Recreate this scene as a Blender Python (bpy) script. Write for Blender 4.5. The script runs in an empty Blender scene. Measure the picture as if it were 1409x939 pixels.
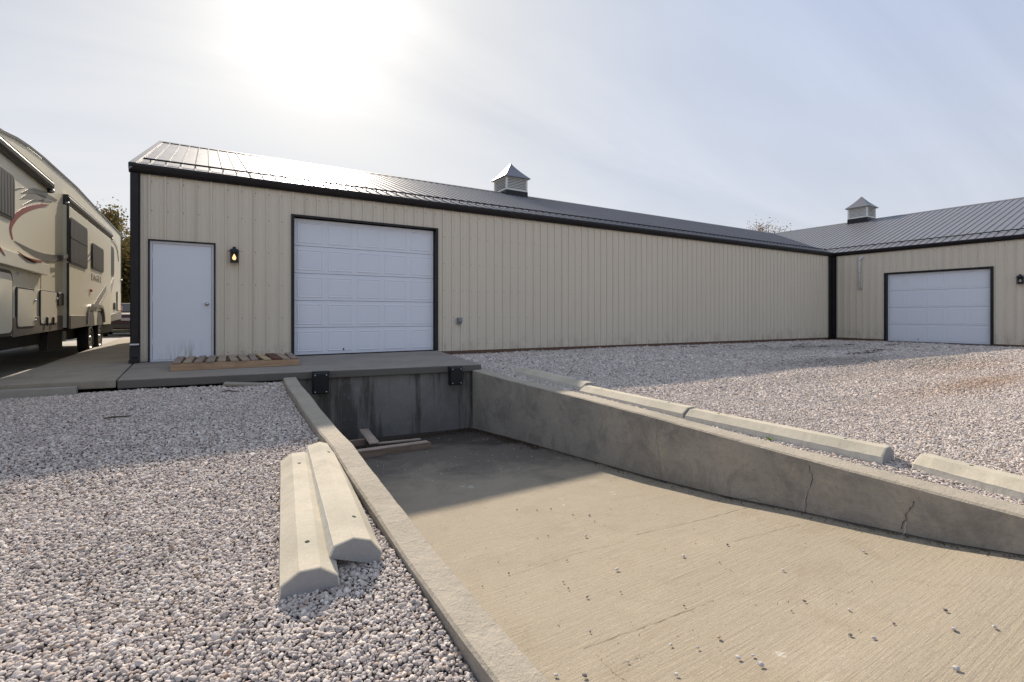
import bpy, math, random
import numpy as np
from mathutils import Vector, Matrix, noise as mnoise
random.seed(7); rng = np.random.default_rng(11)
R = math.radians
S = bpy.context.scene
C = S.collection

# ------------------------------------------------------------------ camera
CAM_H, YAW, FPX, CYP = 0.807, R(31.6), 683.2, 434.0
cam_d = bpy.data.cameras.new('camera'); cam = bpy.data.objects.new('camera', cam_d); C.objects.link(cam)
cam.location = (0, 0, CAM_H); cam.rotation_euler = (R(90), 0, -YAW)
cam_d.sensor_width = 36; cam_d.lens = FPX/1409*36; cam_d.shift_y = -(469.5-CYP)/1409
cam_d.clip_start = .05; cam_d.clip_end = 3000
S.camera = cam

# ------------------------------------------------------------------ sky, sun, exposure
SUN_AZ, SUN_EL = R(10.4), R(32.0)
SUNV = Vector((math.sin(SUN_AZ)*math.cos(SUN_EL), math.cos(SUN_AZ)*math.cos(SUN_EL), math.sin(SUN_EL)))
W = bpy.data.worlds.new('World'); S.world = W; W.use_nodes = True
nt = W.node_tree; nt.nodes.clear()
def wn(t, **k):
    n = nt.nodes.new(t)
    for a, b in k.items(): setattr(n, a, b)
    return n
def wl(a, b): nt.links.new(a, b)
sky = wn('ShaderNodeTexSky', sky_type='NISHITA', sun_disc=False, sun_elevation=SUN_EL, sun_rotation=SUN_AZ, air_density=1.0, dust_density=.6, ozone_density=1.2)
tc = wn('ShaderNodeTexCoord')
def wmath(op, a, b=None, clamp=False):
    n = wn('ShaderNodeMath', operation=op, use_clamp=clamp)
    for i, v in enumerate((a, b)):
        if v is None: continue
        if isinstance(v, (int, float)): n.inputs[i].default_value = v
        else: wl(v, n.inputs[i])
    return n.outputs[0]
dot = wn('ShaderNodeVectorMath', operation='DOT_PRODUCT'); wl(tc.outputs['Generated'], dot.inputs[0]); dot.inputs[1].default_value = SUNV
dcl = wmath('MAXIMUM', dot.outputs['Value'], 0.0)
# thin cirrus veil: stretched noise on a flattened dome
sep = wn('ShaderNodeSeparateXYZ'); wl(tc.outputs['Generated'], sep.inputs[0])
zz = wmath('ADD', wmath('MAXIMUM', sep.outputs['Z'], 0.0), 0.16)
px_ = wmath('DIVIDE', sep.outputs['X'], zz); py_ = wmath('DIVIDE', sep.outputs['Y'], zz)
cmb = wn('ShaderNodeCombineXYZ'); wl(px_, cmb.inputs[0]); wl(py_, cmb.inputs[1])
mp = wn('ShaderNodeMapping'); wl(cmb.outputs[0], mp.inputs[0]); mp.inputs['Rotation'].default_value = (0, 0, R(24)); mp.inputs['Scale'].default_value = (.30, 1.35, 1)
n1 = wn('ShaderNodeTexNoise'); wl(mp.outputs[0], n1.inputs['Vector']); n1.inputs['Scale'].default_value = 1.1; n1.inputs['Detail'].default_value = 7; n1.inputs['Roughness'].default_value = .55; n1.inputs['Distortion'].default_value = .8
cr = wn('ShaderNodeMapRange'); wl(n1.outputs['Fac'], cr.inputs[0]); cr.inputs[1].default_value = .30; cr.inputs[2].default_value = .72; cr.inputs[3].default_value = 0.0; cr.inputs[4].default_value = 1.0
veil = cr.outputs[0]
g_wide = wmath('POWER', dcl, 5.0); g_mid = wmath('POWER', dcl, 34.0); g_near = wmath('POWER', dcl, 110.0)
streak = wmath('ADD', wmath('MULTIPLY', veil, 1.1), .45)
bright = wmath('ADD', wmath('MULTIPLY', g_wide, .12), wmath('MULTIPLY', streak, wmath('ADD', wmath('MULTIPLY', g_mid, .6), wmath('MULTIPLY', g_near, 2.6))))
bright = wmath('ADD', bright, wmath('ADD', wmath('MULTIPLY', veil, 1.1), 3.25))
cloudc = wn('ShaderNodeMix', data_type='RGBA', blend_type='MIX'); skyc = wn('ShaderNodeMix', data_type='RGBA', blend_type='MIX'); skyc.inputs[6].default_value = (.93, .93, .98, 1); skyc.inputs[7].default_value = (.62, .75, 1.04, 1)
zr_ = wn('ShaderNodeMapRange'); wl(sep.outputs['Z'], zr_.inputs[0]); zr_.inputs[1].default_value = .05; zr_.inputs[2].default_value = .55; wl(zr_.outputs[0], skyc.inputs[0]); wl(skyc.outputs[2], cloudc.inputs[6]); cloudc.inputs[7].default_value = (1.0, .975, .92, 1); wl(wmath('MULTIPLY', g_wide, 1.0), cloudc.inputs[0])
csc = wn('ShaderNodeVectorMath', operation='SCALE'); wl(cloudc.outputs[2], csc.inputs[0]); wl(bright, csc.inputs['Scale'])
mixf = wmath('ADD', wmath('MULTIPLY', veil, .12), .85, True)
mx = wn('ShaderNodeMix', data_type='RGBA', blend_type='MIX'); wl(mixf, mx.inputs[0]); wl(sky.outputs[0], mx.inputs[6]); wl(csc.outputs[0], mx.inputs[7])
bg = wn('ShaderNodeBackground'); wl(mx.outputs[2], bg.inputs[0]); bg.inputs[1].default_value = .12
wo = wn('ShaderNodeOutputWorld'); wl(bg.outputs[0], wo.inputs[0])
W.cycles.sampling_method = 'MANUAL'; W.cycles.sample_map_resolution = 1024
sd = bpy.data.lights.new('sun', 'SUN'); sun = bpy.data.objects.new('sun', sd); C.objects.link(sun)
sd.energy = 3.9; sd.angle = R(.9); sd.color = (1.0, .88, .74)
sun.rotation_euler = (-SUNV).to_track_quat('-Z', 'Y').to_euler()
S.view_settings.view_transform = 'Standard'; S.view_settings.look = 'None'; S.view_settings.gamma = 1
S.view_settings.exposure = 0.72
S.cycles.use_denoising = True; S.cycles.max_bounces = 6; S.cycles.sample_clamp_indirect = 4

# ------------------------------------------------------------------ materials
def rgb(c): return (c[0], c[1], c[2], 1)
class NM:
    """small node material helper"""
    def __init__(s, name, base, rough=.7, metal=0, spec=.5):
        s.m = bpy.data.materials.new(name); s.m.use_nodes = True; s.t = s.m.node_tree
        s.b = s.t.nodes['Principled BSDF']
        s.b.inputs['Base Color'].default_value = rgb(base); s.b.inputs['Roughness'].default_value = rough; s.b.inputs['Metallic'].default_value = metal
        s.b.inputs['Specular IOR Level'].default_value = spec
        s.col = None; s.base = base; s.tc = s.n('ShaderNodeTexCoord'); s.h = None
    def n(s, t, **k):
        x = s.t.nodes.new(t)
        for a, b in k.items(): setattr(x, a, b)
        return x
    def l(s, a, b): s.t.links.new(a, b)
    def noise(s, scale, detail=5, rough=.55, stretch=(1, 1, 1), dist=0, coord='Object', rot=(0, 0, 0)):
        mp = s.n('ShaderNodeMapping'); s.l(s.tc.outputs[coord], mp.inputs[0]); mp.inputs['Scale'].default_value = stretch; mp.inputs['Rotation'].default_value = rot
        x = s.n('ShaderNodeTexNoise'); s.l(mp.outputs[0], x.inputs['Vector'])
        x.inputs['Scale'].default_value = scale; x.inputs['Detail'].default_value = detail; x.inputs['Roughness'].default_value = rough; x.inputs['Distortion'].default_value = dist
        return x.outputs['Fac']
    def ramp(s, f, a, b, lo=0., hi=1.):
        x = s.n('ShaderNodeMapRange'); x.clamp = True; s.l(f, x.inputs[0])
        for i, v in enumerate((a, b, lo, hi)): x.inputs[i+1].default_value = v
        return x.outputs[0]
    def mul(s, a, b, op='MULTIPLY'):
        x = s.n('ShaderNodeMath', operation=op)
        for i, v in enumerate((a, b)):
            if isinstance(v, (int, float)): x.inputs[i].default_value = v
            else: s.l(v, x.inputs[i])
        return x.outputs[0]
    def tint(s, fac, color, blend='MIX'):
        x = s.n('ShaderNodeMix', data_type='RGBA', blend_type=blend)
        if isinstance(fac, (int, float)): x.inputs[0].default_value = fac
        else: s.l(fac, x.inputs[0])
        if s.col is None: x.inputs[6].default_value = rgb(s.base)
        else: s.l(s.col, x.inputs[6])
        if isinstance(color, tuple): x.inputs[7].default_value = rgb(color)
        else: s.l(color, x.inputs[7])
        s.col = x.outputs[2]; return s
    def bump(s, f, dist, strength=1.):
        b = s.n('ShaderNodeBump'); b.inputs['Strength'].default_value = strength; b.inputs['Distance'].default_value = dist
        s.l(f, b.inputs['Height'])
        if s.h is not None: s.l(s.h, b.inputs['Normal'])
        s.h = b.outputs[0]; return s
    def rough(s, f): s.l(f, s.b.inputs['Roughness']); return s
    def done(s):
        if s.col is not None: s.l(s.col, s.b.inputs['Base Color'])
        if s.h is not None: s.l(s.h, s.b.inputs['Normal'])
        return s.m
def mat_concrete(name, base, dark, light, stain=.6, bump=.004, speck=True, scale=1.):
    m = NM(name, base, .88, 0, .3)
    m.tint(m.ramp(m.noise(1.3*scale, 6, .6), .42, .7), dark)
    m.tint(m.mul(m.ramp(m.noise(4.1*scale, 6, .65), .5, .75), stain), light)
    if speck:
        m.tint(m.mul(m.ramp(m.noise(95, 3, .7), .58, .68), .35), tuple(c*.45 for c in base))
        m.tint(m.mul(m.ramp(m.noise(60, 2, .6), .60, .72), .3), tuple(min(1, c*1.5) for c in base))
    m.bump(m.noise(70, 5, .7), bump); m.bump(m.noise(9, 4, .6), bump*2)
    return m
M = {}
# siding
m = NM('siding_cream', (.70, .625, .50), .45, 0, .4)
m.tint(m.mul(m.ramp(m.noise(.9, 4, .6, (1, 1, .25)), .4, .75), .35), (.65, .575, .455))
m.tint(m.mul(m.ramp(m.noise(5, 5, .6, (1, 1, .12)), .52, .8), .25), (.56, .49, .38))
sz = m.n('ShaderNodeSeparateXYZ'); m.l(m.tc.outputs['Object'], sz.inputs[0])
m.tint(m.mul(m.mul(m.ramp(sz.outputs['Z'], .0, .35, 1, 0), m.ramp(m.noise(6, 5, .7, (1, 1, .5)), .45, .7)), .5), (.33, .27, .20))
m.bump(m.noise(2.2, 2, .5, (1, 1, .35)), .004, .5)
M['siding'] = m.done()
M['screw'] = NM('screw_head', (.20, .175, .145), .4, .3).done()
m = NM('trim_black', (.014, .012, .013), .45, 0, .35); m.tint(m.mul(m.ramp(m.noise(3, 5, .6), .5, .8), .5), (.04, .037, .035)); M['trim'] = m.done()
m = NM('roof_charcoal', (.165, .163, .168), .42, 0, .6)
m.tint(m.mul(m.ramp(m.noise(1.2, 5, .6), .45, .75), .6), (.185, .18, .185)); m.rough(m.ramp(m.noise(2.0, 4, .6), .3, .8, .36, .52)); m.bump(m.noise(3, 2), .003, .4)
M['roof'] = m.done()
m = NM('door_white', (.78, .80, .85), .45, 0, .4)
m.tint(m.mul(m.ramp(m.noise(2, 5, .6, (1, 1, .4)), .45, .8), .25), (.68, .70, .74)); m.bump(m.noise(140, 2, .5, (1, 1, .2)), .0006, .6); M['white'] = m.done()
m = NM('entry_door_white', (.78, .80, .85), .4, 0, .4)
sx = m.n('ShaderNodeSeparateXYZ'); m.l(m.tc.outputs['Object'], sx.inputs[0])
low = m.ramp(sx.outputs['Z'], .02, .42, 1, 0)
mid = m.mul(m.ramp(sx.outputs['X'], -.75, -.45), m.ramp(sx.outputs['X'], .02, -.2))
stk = m.ramp(m.noise(22, 5, .65, (1, 1, .13), .3), .46, .66)
m.tint(m.mul(m.mul(m.mul(low, mid), stk), .75), (.27, .30, .20)); M['entry'] = m.done()
M['door_gap'] = NM('door_seal_dark', (.05, .05, .055), .7).done()
M['metal'] = NM('brushed_metal', (.62, .58, .52), .28, 1).done()
M['galv'] = NM('galvanized_metal', (.50, .51, .52), .45, .8).done()
M['plast_grey'] = NM('grey_plastic', (.22, .23, .24), .5).done()
M['pvc'] = NM('white_pvc', (.72, .73, .75), .4).done()
m = NM('lumber_brown', (.17, .105, .07), .85, 0, .2); m.tint(m.ramp(m.noise(5, 5, .6, (1, 1, 6)), .4, .7), (.115, .075, .055)); m.bump(m.noise(30, 4, .6, (.1, 1, 1)), .002); M['skirtboard'] = m.done()
# louvre of cupola
m = NM('cupola_white', (.76, .74, .68), .5); m.tint(m.mul(m.ramp(m.noise(6, 4), .5, .8), .4), (.5, .48, .42)); M['cup'] = m.done()
M['cuproof'] = NM('cupola_roof_metal', (.20, .20, .215), .45, .5).done()
# concretes
m = mat_concrete('concrete_dock_slab', (.29, .256, .215), (.225, .20, .168), (.35, .315, .265), .5, .0025)
m.tint(m.mul(m.ramp(m.noise(.8, 5, .6), .5, .7), .4), (.30, .26, .20))
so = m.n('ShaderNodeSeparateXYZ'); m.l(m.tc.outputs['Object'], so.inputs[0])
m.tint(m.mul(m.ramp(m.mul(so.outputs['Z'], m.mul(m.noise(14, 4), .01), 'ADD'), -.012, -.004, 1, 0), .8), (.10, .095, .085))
M['slab'] = m.done()
m = mat_concrete('concrete_slab_warm', (.32, .28, .22), (.25, .22, .18), (.40, .36, .29), .5, .0025); M['slabwarm'] = m.done()
m = mat_concrete('concrete_drive', (.34, .315, .27), (.27, .25, .22), (.42, .39, .34), .5, .0025, scale=.5); M['drive'] = m.done()
m = NM('concrete_ramp', (.335, .285, .208), .9, 0, .25)
m.tint(m.mul(m.ramp(m.noise(.9, 6, .6), .42, .68), .55), (.33, .285, .22))
m.tint(m.mul(m.ramp(m.noise(2.7, 6, .65, dist=.5), .52, .75), .4), (.42, .36, .27))
m.tint(m.mul(m.ramp(m.noise(1.9, 7, .7, dist=.8), .53, .68), .45), (.25, .20, .135))
m.tint(m.mul(m.ramp(m.noise(55, 4, .75, (.16, 1, 1), .4), .50, .72), .30), (.24, .20, .145))
m.tint(m.mul(m.ramp(m.noise(7, 6, .7, (.10, 1, 1), .6), .60, .68), .45), (.25, .205, .15))
m.tint(m.mul(m.ramp(m.noise(85, 4, .8), .54, .66), .55), (.20, .17, .12))
m.tint(m.mul(m.ramp(m.noise(230, 2, .8), .50, .64), .45), (.19, .16, .11))
m.tint(m.mul(m.ramp(m.noise(110, 3, .8), .60, .70), .5), (.62, .56, .44))
m.tint(m.mul(m.ramp(m.noise(1.7, 5, .7, dist=1.2), .67, .70), .45), (.60, .58, .54))
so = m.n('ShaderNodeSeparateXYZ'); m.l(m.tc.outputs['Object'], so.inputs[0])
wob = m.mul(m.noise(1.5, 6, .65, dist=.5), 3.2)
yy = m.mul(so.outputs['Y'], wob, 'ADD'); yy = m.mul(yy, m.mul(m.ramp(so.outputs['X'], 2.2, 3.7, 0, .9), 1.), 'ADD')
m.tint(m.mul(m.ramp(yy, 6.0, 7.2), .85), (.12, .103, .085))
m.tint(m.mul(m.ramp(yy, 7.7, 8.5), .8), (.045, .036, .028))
m.bump(m.noise(60, 4, .7, (.06, 1, 1), .4), .006, .8); m.bump(m.noise(120, 3, .7), .0025, .7); m.bump(m.noise(3, 4, .6), .01, .5)
M['ramp'] = m.done()
m = mat_concrete('concrete_side_wall', (.36, .325, .27), (.27, .245, .21), (.43, .375, .29), .8, .005)
m.tint(m.mul(m.ramp(m.noise(2.6, 7, .75, dist=.8), .48, .64), .65), (.18, .165, .145))
m.tint(m.mul(m.ramp(m.noise(30, 6, .8), .52, .66), .45), (.15, .138, .12))
m.tint(m.mul(m.ramp(m.noise(13, 6, .75), .55, .7), .35), (.38, .35, .30))
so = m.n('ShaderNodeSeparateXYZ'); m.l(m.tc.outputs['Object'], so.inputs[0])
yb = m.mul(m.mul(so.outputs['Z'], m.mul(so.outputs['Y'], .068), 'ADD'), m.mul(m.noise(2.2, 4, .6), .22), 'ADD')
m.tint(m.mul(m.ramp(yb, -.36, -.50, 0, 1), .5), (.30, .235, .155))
M['wallR'] = m.done()
m = mat_concrete('concrete_wall_cap', (.40, .35, .27), (.33, .29, .225), (.47, .42, .335), .6, .005, scale=1.5)
m.bump(m.ramp(m.noise(14, 5, .7, dist=1), .5, .85), .005, .6); M['cap'] = m.done()
m = mat_concrete('concrete_dock_face', (.215, .203, .185), (.15, .142, .13), (.30, .285, .26), .4, .003)
m.tint(m.ramp(m.noise(5.5, 4, .6, (1, 1, .10), .2), .48, .58), (.095, .087, .075))
m.tint(m.mul(m.ramp(m.noise(4.2, 4, .6, (1, 1, .16), .4, rot=(0, 0, .6)), .54, .66), .25), (.30, .30, .31))
m.tint(m.mul(m.ramp(m.noise(9, 5, .7), .56, .7), .35), (.27, .27, .27)); M['dock'] = m.done()
m = mat_concrete('concrete_wheel_stop', (.53, .475, .365), (.46, .41, .31), (.60, .55, .44), .6, .0015, True, 3)
m.tint(m.mul(m.ramp(m.noise(3, 6, .6, (1, 1, 1)), .46, .66), .6), (.38, .36, .275))
so = m.n('ShaderNodeSeparateXYZ'); m.l(m.tc.outputs['Object'], so.inputs[0])
lowz = m.ramp(so.outputs['Z'], .045, .066, 1, 0)
m.tint(m.mul(lowz, .7), (.62, .60, .54)); m.tint(m.mul(m.mul(lowz, m.ramp(m.noise(24, 5, .7, (1, 1, .3)), .48, .66)), .4), (.34, .33, .28))
m.tint(m.mul(m.ramp(m.noise(34, 5, .75), .60, .70), .6), (.27, .26, .21))
M['stop'] = m.done()
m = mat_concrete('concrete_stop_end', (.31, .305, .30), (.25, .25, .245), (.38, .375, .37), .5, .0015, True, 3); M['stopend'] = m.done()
M['crack'] = NM('crack_dark', (.065, .058, .05), .95, 0, .1).done()
M['efflor'] = NM('crack_deposit', (.42, .41, .39), .95, 0, .1).done()
M['crack_floor'] = NM('crack_brown', (.17, .135, .09), .95, 0, .1).done()  # brown tone of the ramp floor cracks
# gravel
m = NM('gravel_stone', (.50, .47, .46), .85, 0, .25)
at = m.n('ShaderNodeAttribute', attribute_type='INSTANCER', attribute_name='tone')
warm = lambda c: (c[0]*1.04, c[1]*.965, c[2]*.88)
cr_ = m.n('ShaderNodeValToRGB'); m.l(at.outputs['Fac'], cr_.inputs[0]); e = cr_.color_ramp; e.elements[0].position = 0; e.elements[0].color = (.17, .15, .155, 1); e.elements[1].position = 1; e.elements[1].color = (.90, .83, .74, 1)
for p, c in ((.10, (.30, .275, .275)), (.25, (.45, .42, .41)), (.42, (.58, .54, .51)), (.55, (.64, .57, .515)), (.66, (.60, .575, .57)), (.78, (.73, .68, .635)), (.9, (.82, .78, .74))):
    q = e.elements.new(p); q.color = rgb(warm(c))
m.col = cr_.outputs[0]
at2 = m.n('ShaderNodeAttribute', attribute_type='INSTANCER', attribute_name='rust')
m.tint(at2.outputs['Fac'], (.42, .25, .13))
at3 = m.n('ShaderNodeAttribute', attribute_type='INSTANCER', attribute_name='dirt')
m.tint(at3.outputs['Fac'], (.24, .21, .165))
m.tint(m.mul(m.ramp(m.noise(1.2, 5, .6), .4, .7), .3), (.40, .37, .36)); m.bump(m.noise(8, 4, .6), .1, .4)
M['stone'] = m.done()
m = NM('gravel_bed', (.30, .265, .23), .95, 0, .1)
v = m.n('ShaderNodeTexVoronoi'); m.l(m.tc.outputs['Object'], v.inputs['Vector']); v.inputs['Scale'].default_value = 34
hsv = m.n('ShaderNodeSeparateColor'); m.l(v.outputs['Color'], hsv.inputs[0])
m.tint(m.ramp(hsv.outputs[0], .1, .95), (.62, .585, .57)); m.tint(m.ramp(v.outputs['Distance'], .25, .5), (.15, .13, .125)); m.bump(v.outputs['Distance'], -.02, 1)
M['bed'] = m.done()
m = NM('grass_ground', (.10, .11, .05), .95, 0, .1); m.tint(m.ramp(m.noise(.6, 6, .7), .4, .65), (.22, .18, .09)); m.tint(m.mul(m.ramp(m.noise(20, 4, .7), .4, .65), .5), (.05, .06, .025)); m.bump(m.noise(30, 4), .05); M['ground'] = m.done()
m = NM('soil', (.10, .075, .055), .95, 0, .1); m.tint(m.ramp(m.noise(9, 5, .7), .4, .65), (.20, .155, .12)); m.bump(m.noise(40, 4), .02); M['soil'] = m.done()
# woods
def wood(name, a, b, ax='x'):
    m = NM(name, a, .82, 0, .2); st = {'x': (.08, 1, 1), 'y': (1, .08, 1)}[ax]
    m.tint(m.ramp(m.noise(28, 5, .65, st, .4), .4, .66), b); m.tint(m.mul(m.ramp(m.noise(5, 4, .6), .5, .7), .5), tuple(c*.6 for c in a)); m.bump(m.noise(60, 4, .6, st), .002); return m.done()
M['wood_x'] = wood('pallet_wood_rail', (.48, .32, .20), (.35, .23, .14))
M['wood_a'] = wood('pallet_wood_grey', (.34, .27, .22), (.24, .185, .15), 'y')
M['wood_b'] = wood('pallet_wood_tan', (.42, .33, .24), (.31, .24, .17), 'y')
M['wood_c'] = wood('pallet_wood_yellow', (.52, .40, .25), (.40, .30, .18), 'y')
M['wood_d'] = wood('pallet_wood_red', (.17, .075, .05), (.10, .05, .035), 'y')
M['wood_old'] = wood('weathered_timber', (.46, .36, .28), (.34, .26, .20))
M['wood_old2'] = wood('weathered_timber_dark', (.30, .215, .16), (.21, .15, .11))
m = NM('black_rubber', (.012, .012, .014), .6, 0, .4); m.bump(m.noise(40, 4), .002); M['rubber'] = m.done()
M['iron'] = NM('lantern_black', (.012, .013, .018), .35, .3).done()
g = NM('lantern_glass', (.9, .9, .9), .05); g.b.inputs['Transmission Weight'].default_value = 1; g.b.inputs['IOR'].default_value = 1.15; M['glass'] = g.done()
bl = NM('lit_bulb', (1, .8, .5), .3); bl.b.inputs['Emission Color'].default_value = (1, .55, .22, 1); bl.b.inputs['Emission Strength'].default_value = 1.1; M['bulb'] = bl.done()
# trailer
m = NM('trailer_cream', (.72, .67, .52), .3, 0, .4); m.tint(m.mul(m.ramp(m.noise(.7, 4, .6), .4, .7), .3), (.66, .61, .47)); M['rv'] = m.done()
M['rv_light'] = NM('trailer_light_panel', (.70, .65, .52), .25).done()
M['rv_skirt'] = NM('trailer_skirt_brown', (.145, .125, .105), .4).done()
M['rv_dark'] = NM('trailer_dark_trim', (.018, .017, .018), .4).done()
M['rv_under'] = NM('trailer_underbody', (.02, .018, .016), .8).done()
M['rv_grey'] = NM('decal_grey', (.13, .125, .115), .3).done()
M['rv_grey2'] = NM('decal_light_grey', (.20, .19, .165), .3).done()
M['rv_red'] = NM('decal_red', (.25, .05, .04), .3).done()
M['rv_tan'] = NM('decal_tan', (.46, .40, .28), .3).done()
M['rv_tan2'] = NM('lettering_grey', (.33, .31, .26), .4).done()
M['rv_fender'] = NM('fender_grey', (.20, .185, .165), .35).done()
m = NM('trailer_window', (.022, .022, .024), .5, 0, .12)
wv = m.n('ShaderNodeTexWave', bands_direction='Y'); mp = m.n('ShaderNodeMapping'); m.l(m.tc.outputs['Object'], mp.inputs[0]); m.l(mp.outputs[0], wv.inputs['Vector']); wv.inputs['Scale'].default_value = 2.6; wv.inputs['Distortion'].default_value = 2.4; wv.inputs['Detail'].default_value = 2; wv.inputs['Detail Scale'].default_value = .7
m.tint(m.ramp(wv.outputs['Fac'], .4, .8), (.11, .11, .11)); M['rv_glass'] = m.done()  # wavy reflections painted into the pane colour
M['tyre'] = NM('tyre_rubber', (.014, .014, .015), .75, 0, .3).done()
M['rim'] = NM('wheel_rim', (.55, .55, .56), .3, .9).done()
M['red_lens'] = NM('red_marker_lens', (.55, .05, .03), .25).done()
M['paint_maroon'] = NM('maroon_car_paint', (.03, .010, .014), .6, 0).done()
M['car_glass'] = NM('dark_car_glass', (.02, .022, .025), .4).done()
M['plate'] = NM('pale_plate', (.25, .25, .27), .5).done()
M['bark'] = NM('bark', (.10, .08, .06), .95, 0, .1).done()
def leaf(name, cols):
    m = NM(name, cols[0], .7, 0, .3)
    a = m.n('ShaderNodeAttribute', attribute_type='GEOMETRY', attribute_name='tone')
    r = m.n('ShaderNodeValToRGB'); m.l(a.outputs['Fac'], r.inputs[0]); r.color_ramp.elements[0].color = rgb(cols[0]); r.color_ramp.elements[1].color = rgb(cols[-1])
    for i, c in enumerate(cols[1:-1]):
        q = r.color_ramp.elements.new((i+1)/(len(cols)-1)); q.color = rgb(c)
    m.col = r.outputs[0]
    m.b.inputs['Subsurface Weight'].default_value = 0
    o = m.t.nodes['Material Output']; tr = m.n('ShaderNodeBsdfTranslucent'); m.l(m.col, tr.inputs[0]); mxs = m.n('ShaderNodeMixShader'); mxs.inputs[0].default_value = .4
    m.l(m.b.outputs[0], mxs.inputs[1]); m.l(tr.outputs[0], mxs.inputs[2]); m.l(mxs.outputs[0], o.inputs[0])
    return m.done()
M['leaf_autumn'] = leaf('autumn_leaves', [(.04, .05, .02), (.09, .10, .03), (.15, .13, .045), (.20, .13, .05), (.20, .09, .035)])
M['leaf_green'] = leaf('dark_green_leaves', [(.025, .035, .015), (.05, .065, .022), (.09, .095, .03)])
M['leaf_rust'] = leaf('rust_leaves', [(.16, .07, .035), (.25, .13, .06), (.20, .16, .07)])
M['leaf_weed'] = leaf('weed_leaves', [(.14, .24, .03), (.25, .38, .05)])
M['litter'] = leaf('dead_leaf_litter', [(.03, .022, .015), (.09, .055, .03), (.16, .10, .05)])

# ------------------------------------------------------------------ mesh helpers
class MB:
    def __init__(s): s.v = []; s.f = []; s.m = []
    def add(s, vs, fs, mi=0):
        o = len(s.v); s.v += [tuple(v) for v in vs]; s.f += [tuple(i+o for i in f) for f in fs]; s.m += [mi]*len(fs); return s
    def box(s, a, b, mi=0, ch=0.):
        x0, y0, z0 = a; x1, y1, z1 = b
        if ch <= 0:
            vs = [(x0,y0,z0),(x1,y0,z0),(x1,y1,z0),(x0,y1,z0),(x0,y0,z1),(x1,y0,z1),(x1,y1,z1),(x0,y1,z1)]
            return s.add(vs, [(0,3,2,1),(4,5,6,7),(0,1,5,4),(1,2,6,5),(2,3,7,6),(3,0,4,7)], mi)
        c = ch   # chamfered box
        vs = []
        for z, k in ((z0, c), (z0+c, 0), (z1-c, 0), (z1, c)):
            vs += [(x0+k+ (c if k == 0 else 0), y0+k, z), (x1-k-(c if k == 0 else 0), y0+k, z), (x1-k, y0+k+(c if k == 0 else 0), z), (x1-k, y1-k-(c if k == 0 else 0), z),
                   (x1-k-(c if k == 0 else 0), y1-k, z), (x0+k+(c if k == 0 else 0), y1-k, z), (x0+k, y1-k-(c if k == 0 else 0), z), (x0+k, y0+k+(c if k == 0 else 0), z)]
        fs = [tuple(range(7, -1, -1)), tuple(range(24, 32))]
        for r in range(3):
            for i in range(8):
                j = (i+1) % 8; fs.append((r*8+i, r*8+j, r*8+8+j, r*8+8+i))
        return s.add(vs, fs, mi)
    def prism(s, poly, ax, a, b, mi=0):
        """poly of 2D points extruded along axis ax ('x','y','z') from a to b"""
        n = len(poly)
        mk = {'x': lambda p, t: (t, p[0], p[1]), 'y': lambda p, t: (p[0], t, p[1]), 'z': lambda p, t: (p[0], p[1], t)}[ax]
        vs = [mk(p, a) for p in poly]+[mk(p, b) for p in poly]
        fs = [tuple(range(n-1, -1, -1)), tuple(range(n, 2*n))]+[(i, (i+1) % n, n+(i+1) % n, n+i) for i in range(n)]
        return s.add(vs, fs, mi)
    def tube(s, pts, r, k=8, mi=0, cap=True):
        pts = [Vector(p) for p in pts]; rs = r if isinstance(r, (list, tuple)) else [r]*len(pts)
        vs = []; fs = []
        for i, p in enumerate(pts):
            d = (pts[min(i+1, len(pts)-1)]-pts[max(i-1, 0)]).normalized()
            u = d.orthogonal().normalized() if i == 0 else (u-d*u.dot(d)).normalized()
            w = d.cross(u)
            for j in range(k):
                a = 2*math.pi*j/k; vs.append(p+(u*math.cos(a)+w*math.sin(a))*rs[i])
        for i in range(len(pts)-1):
            for j in range(k):
                fs.append((i*k+j, i*k+(j+1) % k, (i+1)*k+(j+1) % k, (i+1)*k+j))
        if cap: fs += [tuple(range(k-1, -1, -1)), tuple((len(pts)-1)*k+j for j in range(k))]
        return s.add(vs, fs, mi)
    def lathe(s, prof, c, ax, k=24, mi=0):
        """prof = [(r, t)...] revolved round axis through c"""
        vs = []; fs = []; n = len(prof)
        for j in range(k):
            a = 2*math.pi*j/k; ca, sa = math.cos(a), math.sin(a)
            for r, t in prof:
                vs.append({'x': (c[0]+t, c[1]+r*ca, c[2]+r*sa), 'z': (c[0]+r*ca, c[1]+r*sa, c[2]+t), 'y': (c[0]+r*ca, c[1]+t, c[2]+r*sa)}[ax])
        for j in range(k):
            for i in range(n-1): fs.append((j*n+i, ((j+1) % k)*n+i, ((j+1) % k)*n+i+1, j*n+i+1))
        return s.add(vs, fs, mi)
    def mesh(s, name, mats, smooth=False):
        me = bpy.data.meshes.new(name); me.from_pydata(s.v, [], s.f); me.validate()
        for m_ in (mats if isinstance(mats, (list, tuple)) else [mats]): me.materials.append(m_)
        if len(me.polygons) == len(s.m): me.polygons.foreach_set('material_index', s.m)
        if smooth: me.polygons.foreach_set('use_smooth', [True]*len(me.polygons))
        return me
    def build(s, name, mats, parent=None, bevel=0, smooth=False, fix=True, **kw):
        me = s.mesh(name, mats, smooth)
        if fix:
            import bmesh
            bm = bmesh.new(); bm.from_mesh(me); bmesh.ops.recalc_face_normals(bm, faces=bm.faces); bm.to_mesh(me); bm.free()
        return link(name, me, parent, bevel, **kw)
WORLD_ROOTS = {'pavement', 'metal_building', 'metal_building.001', 'travel_trailer', 'storage_shed'}
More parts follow.
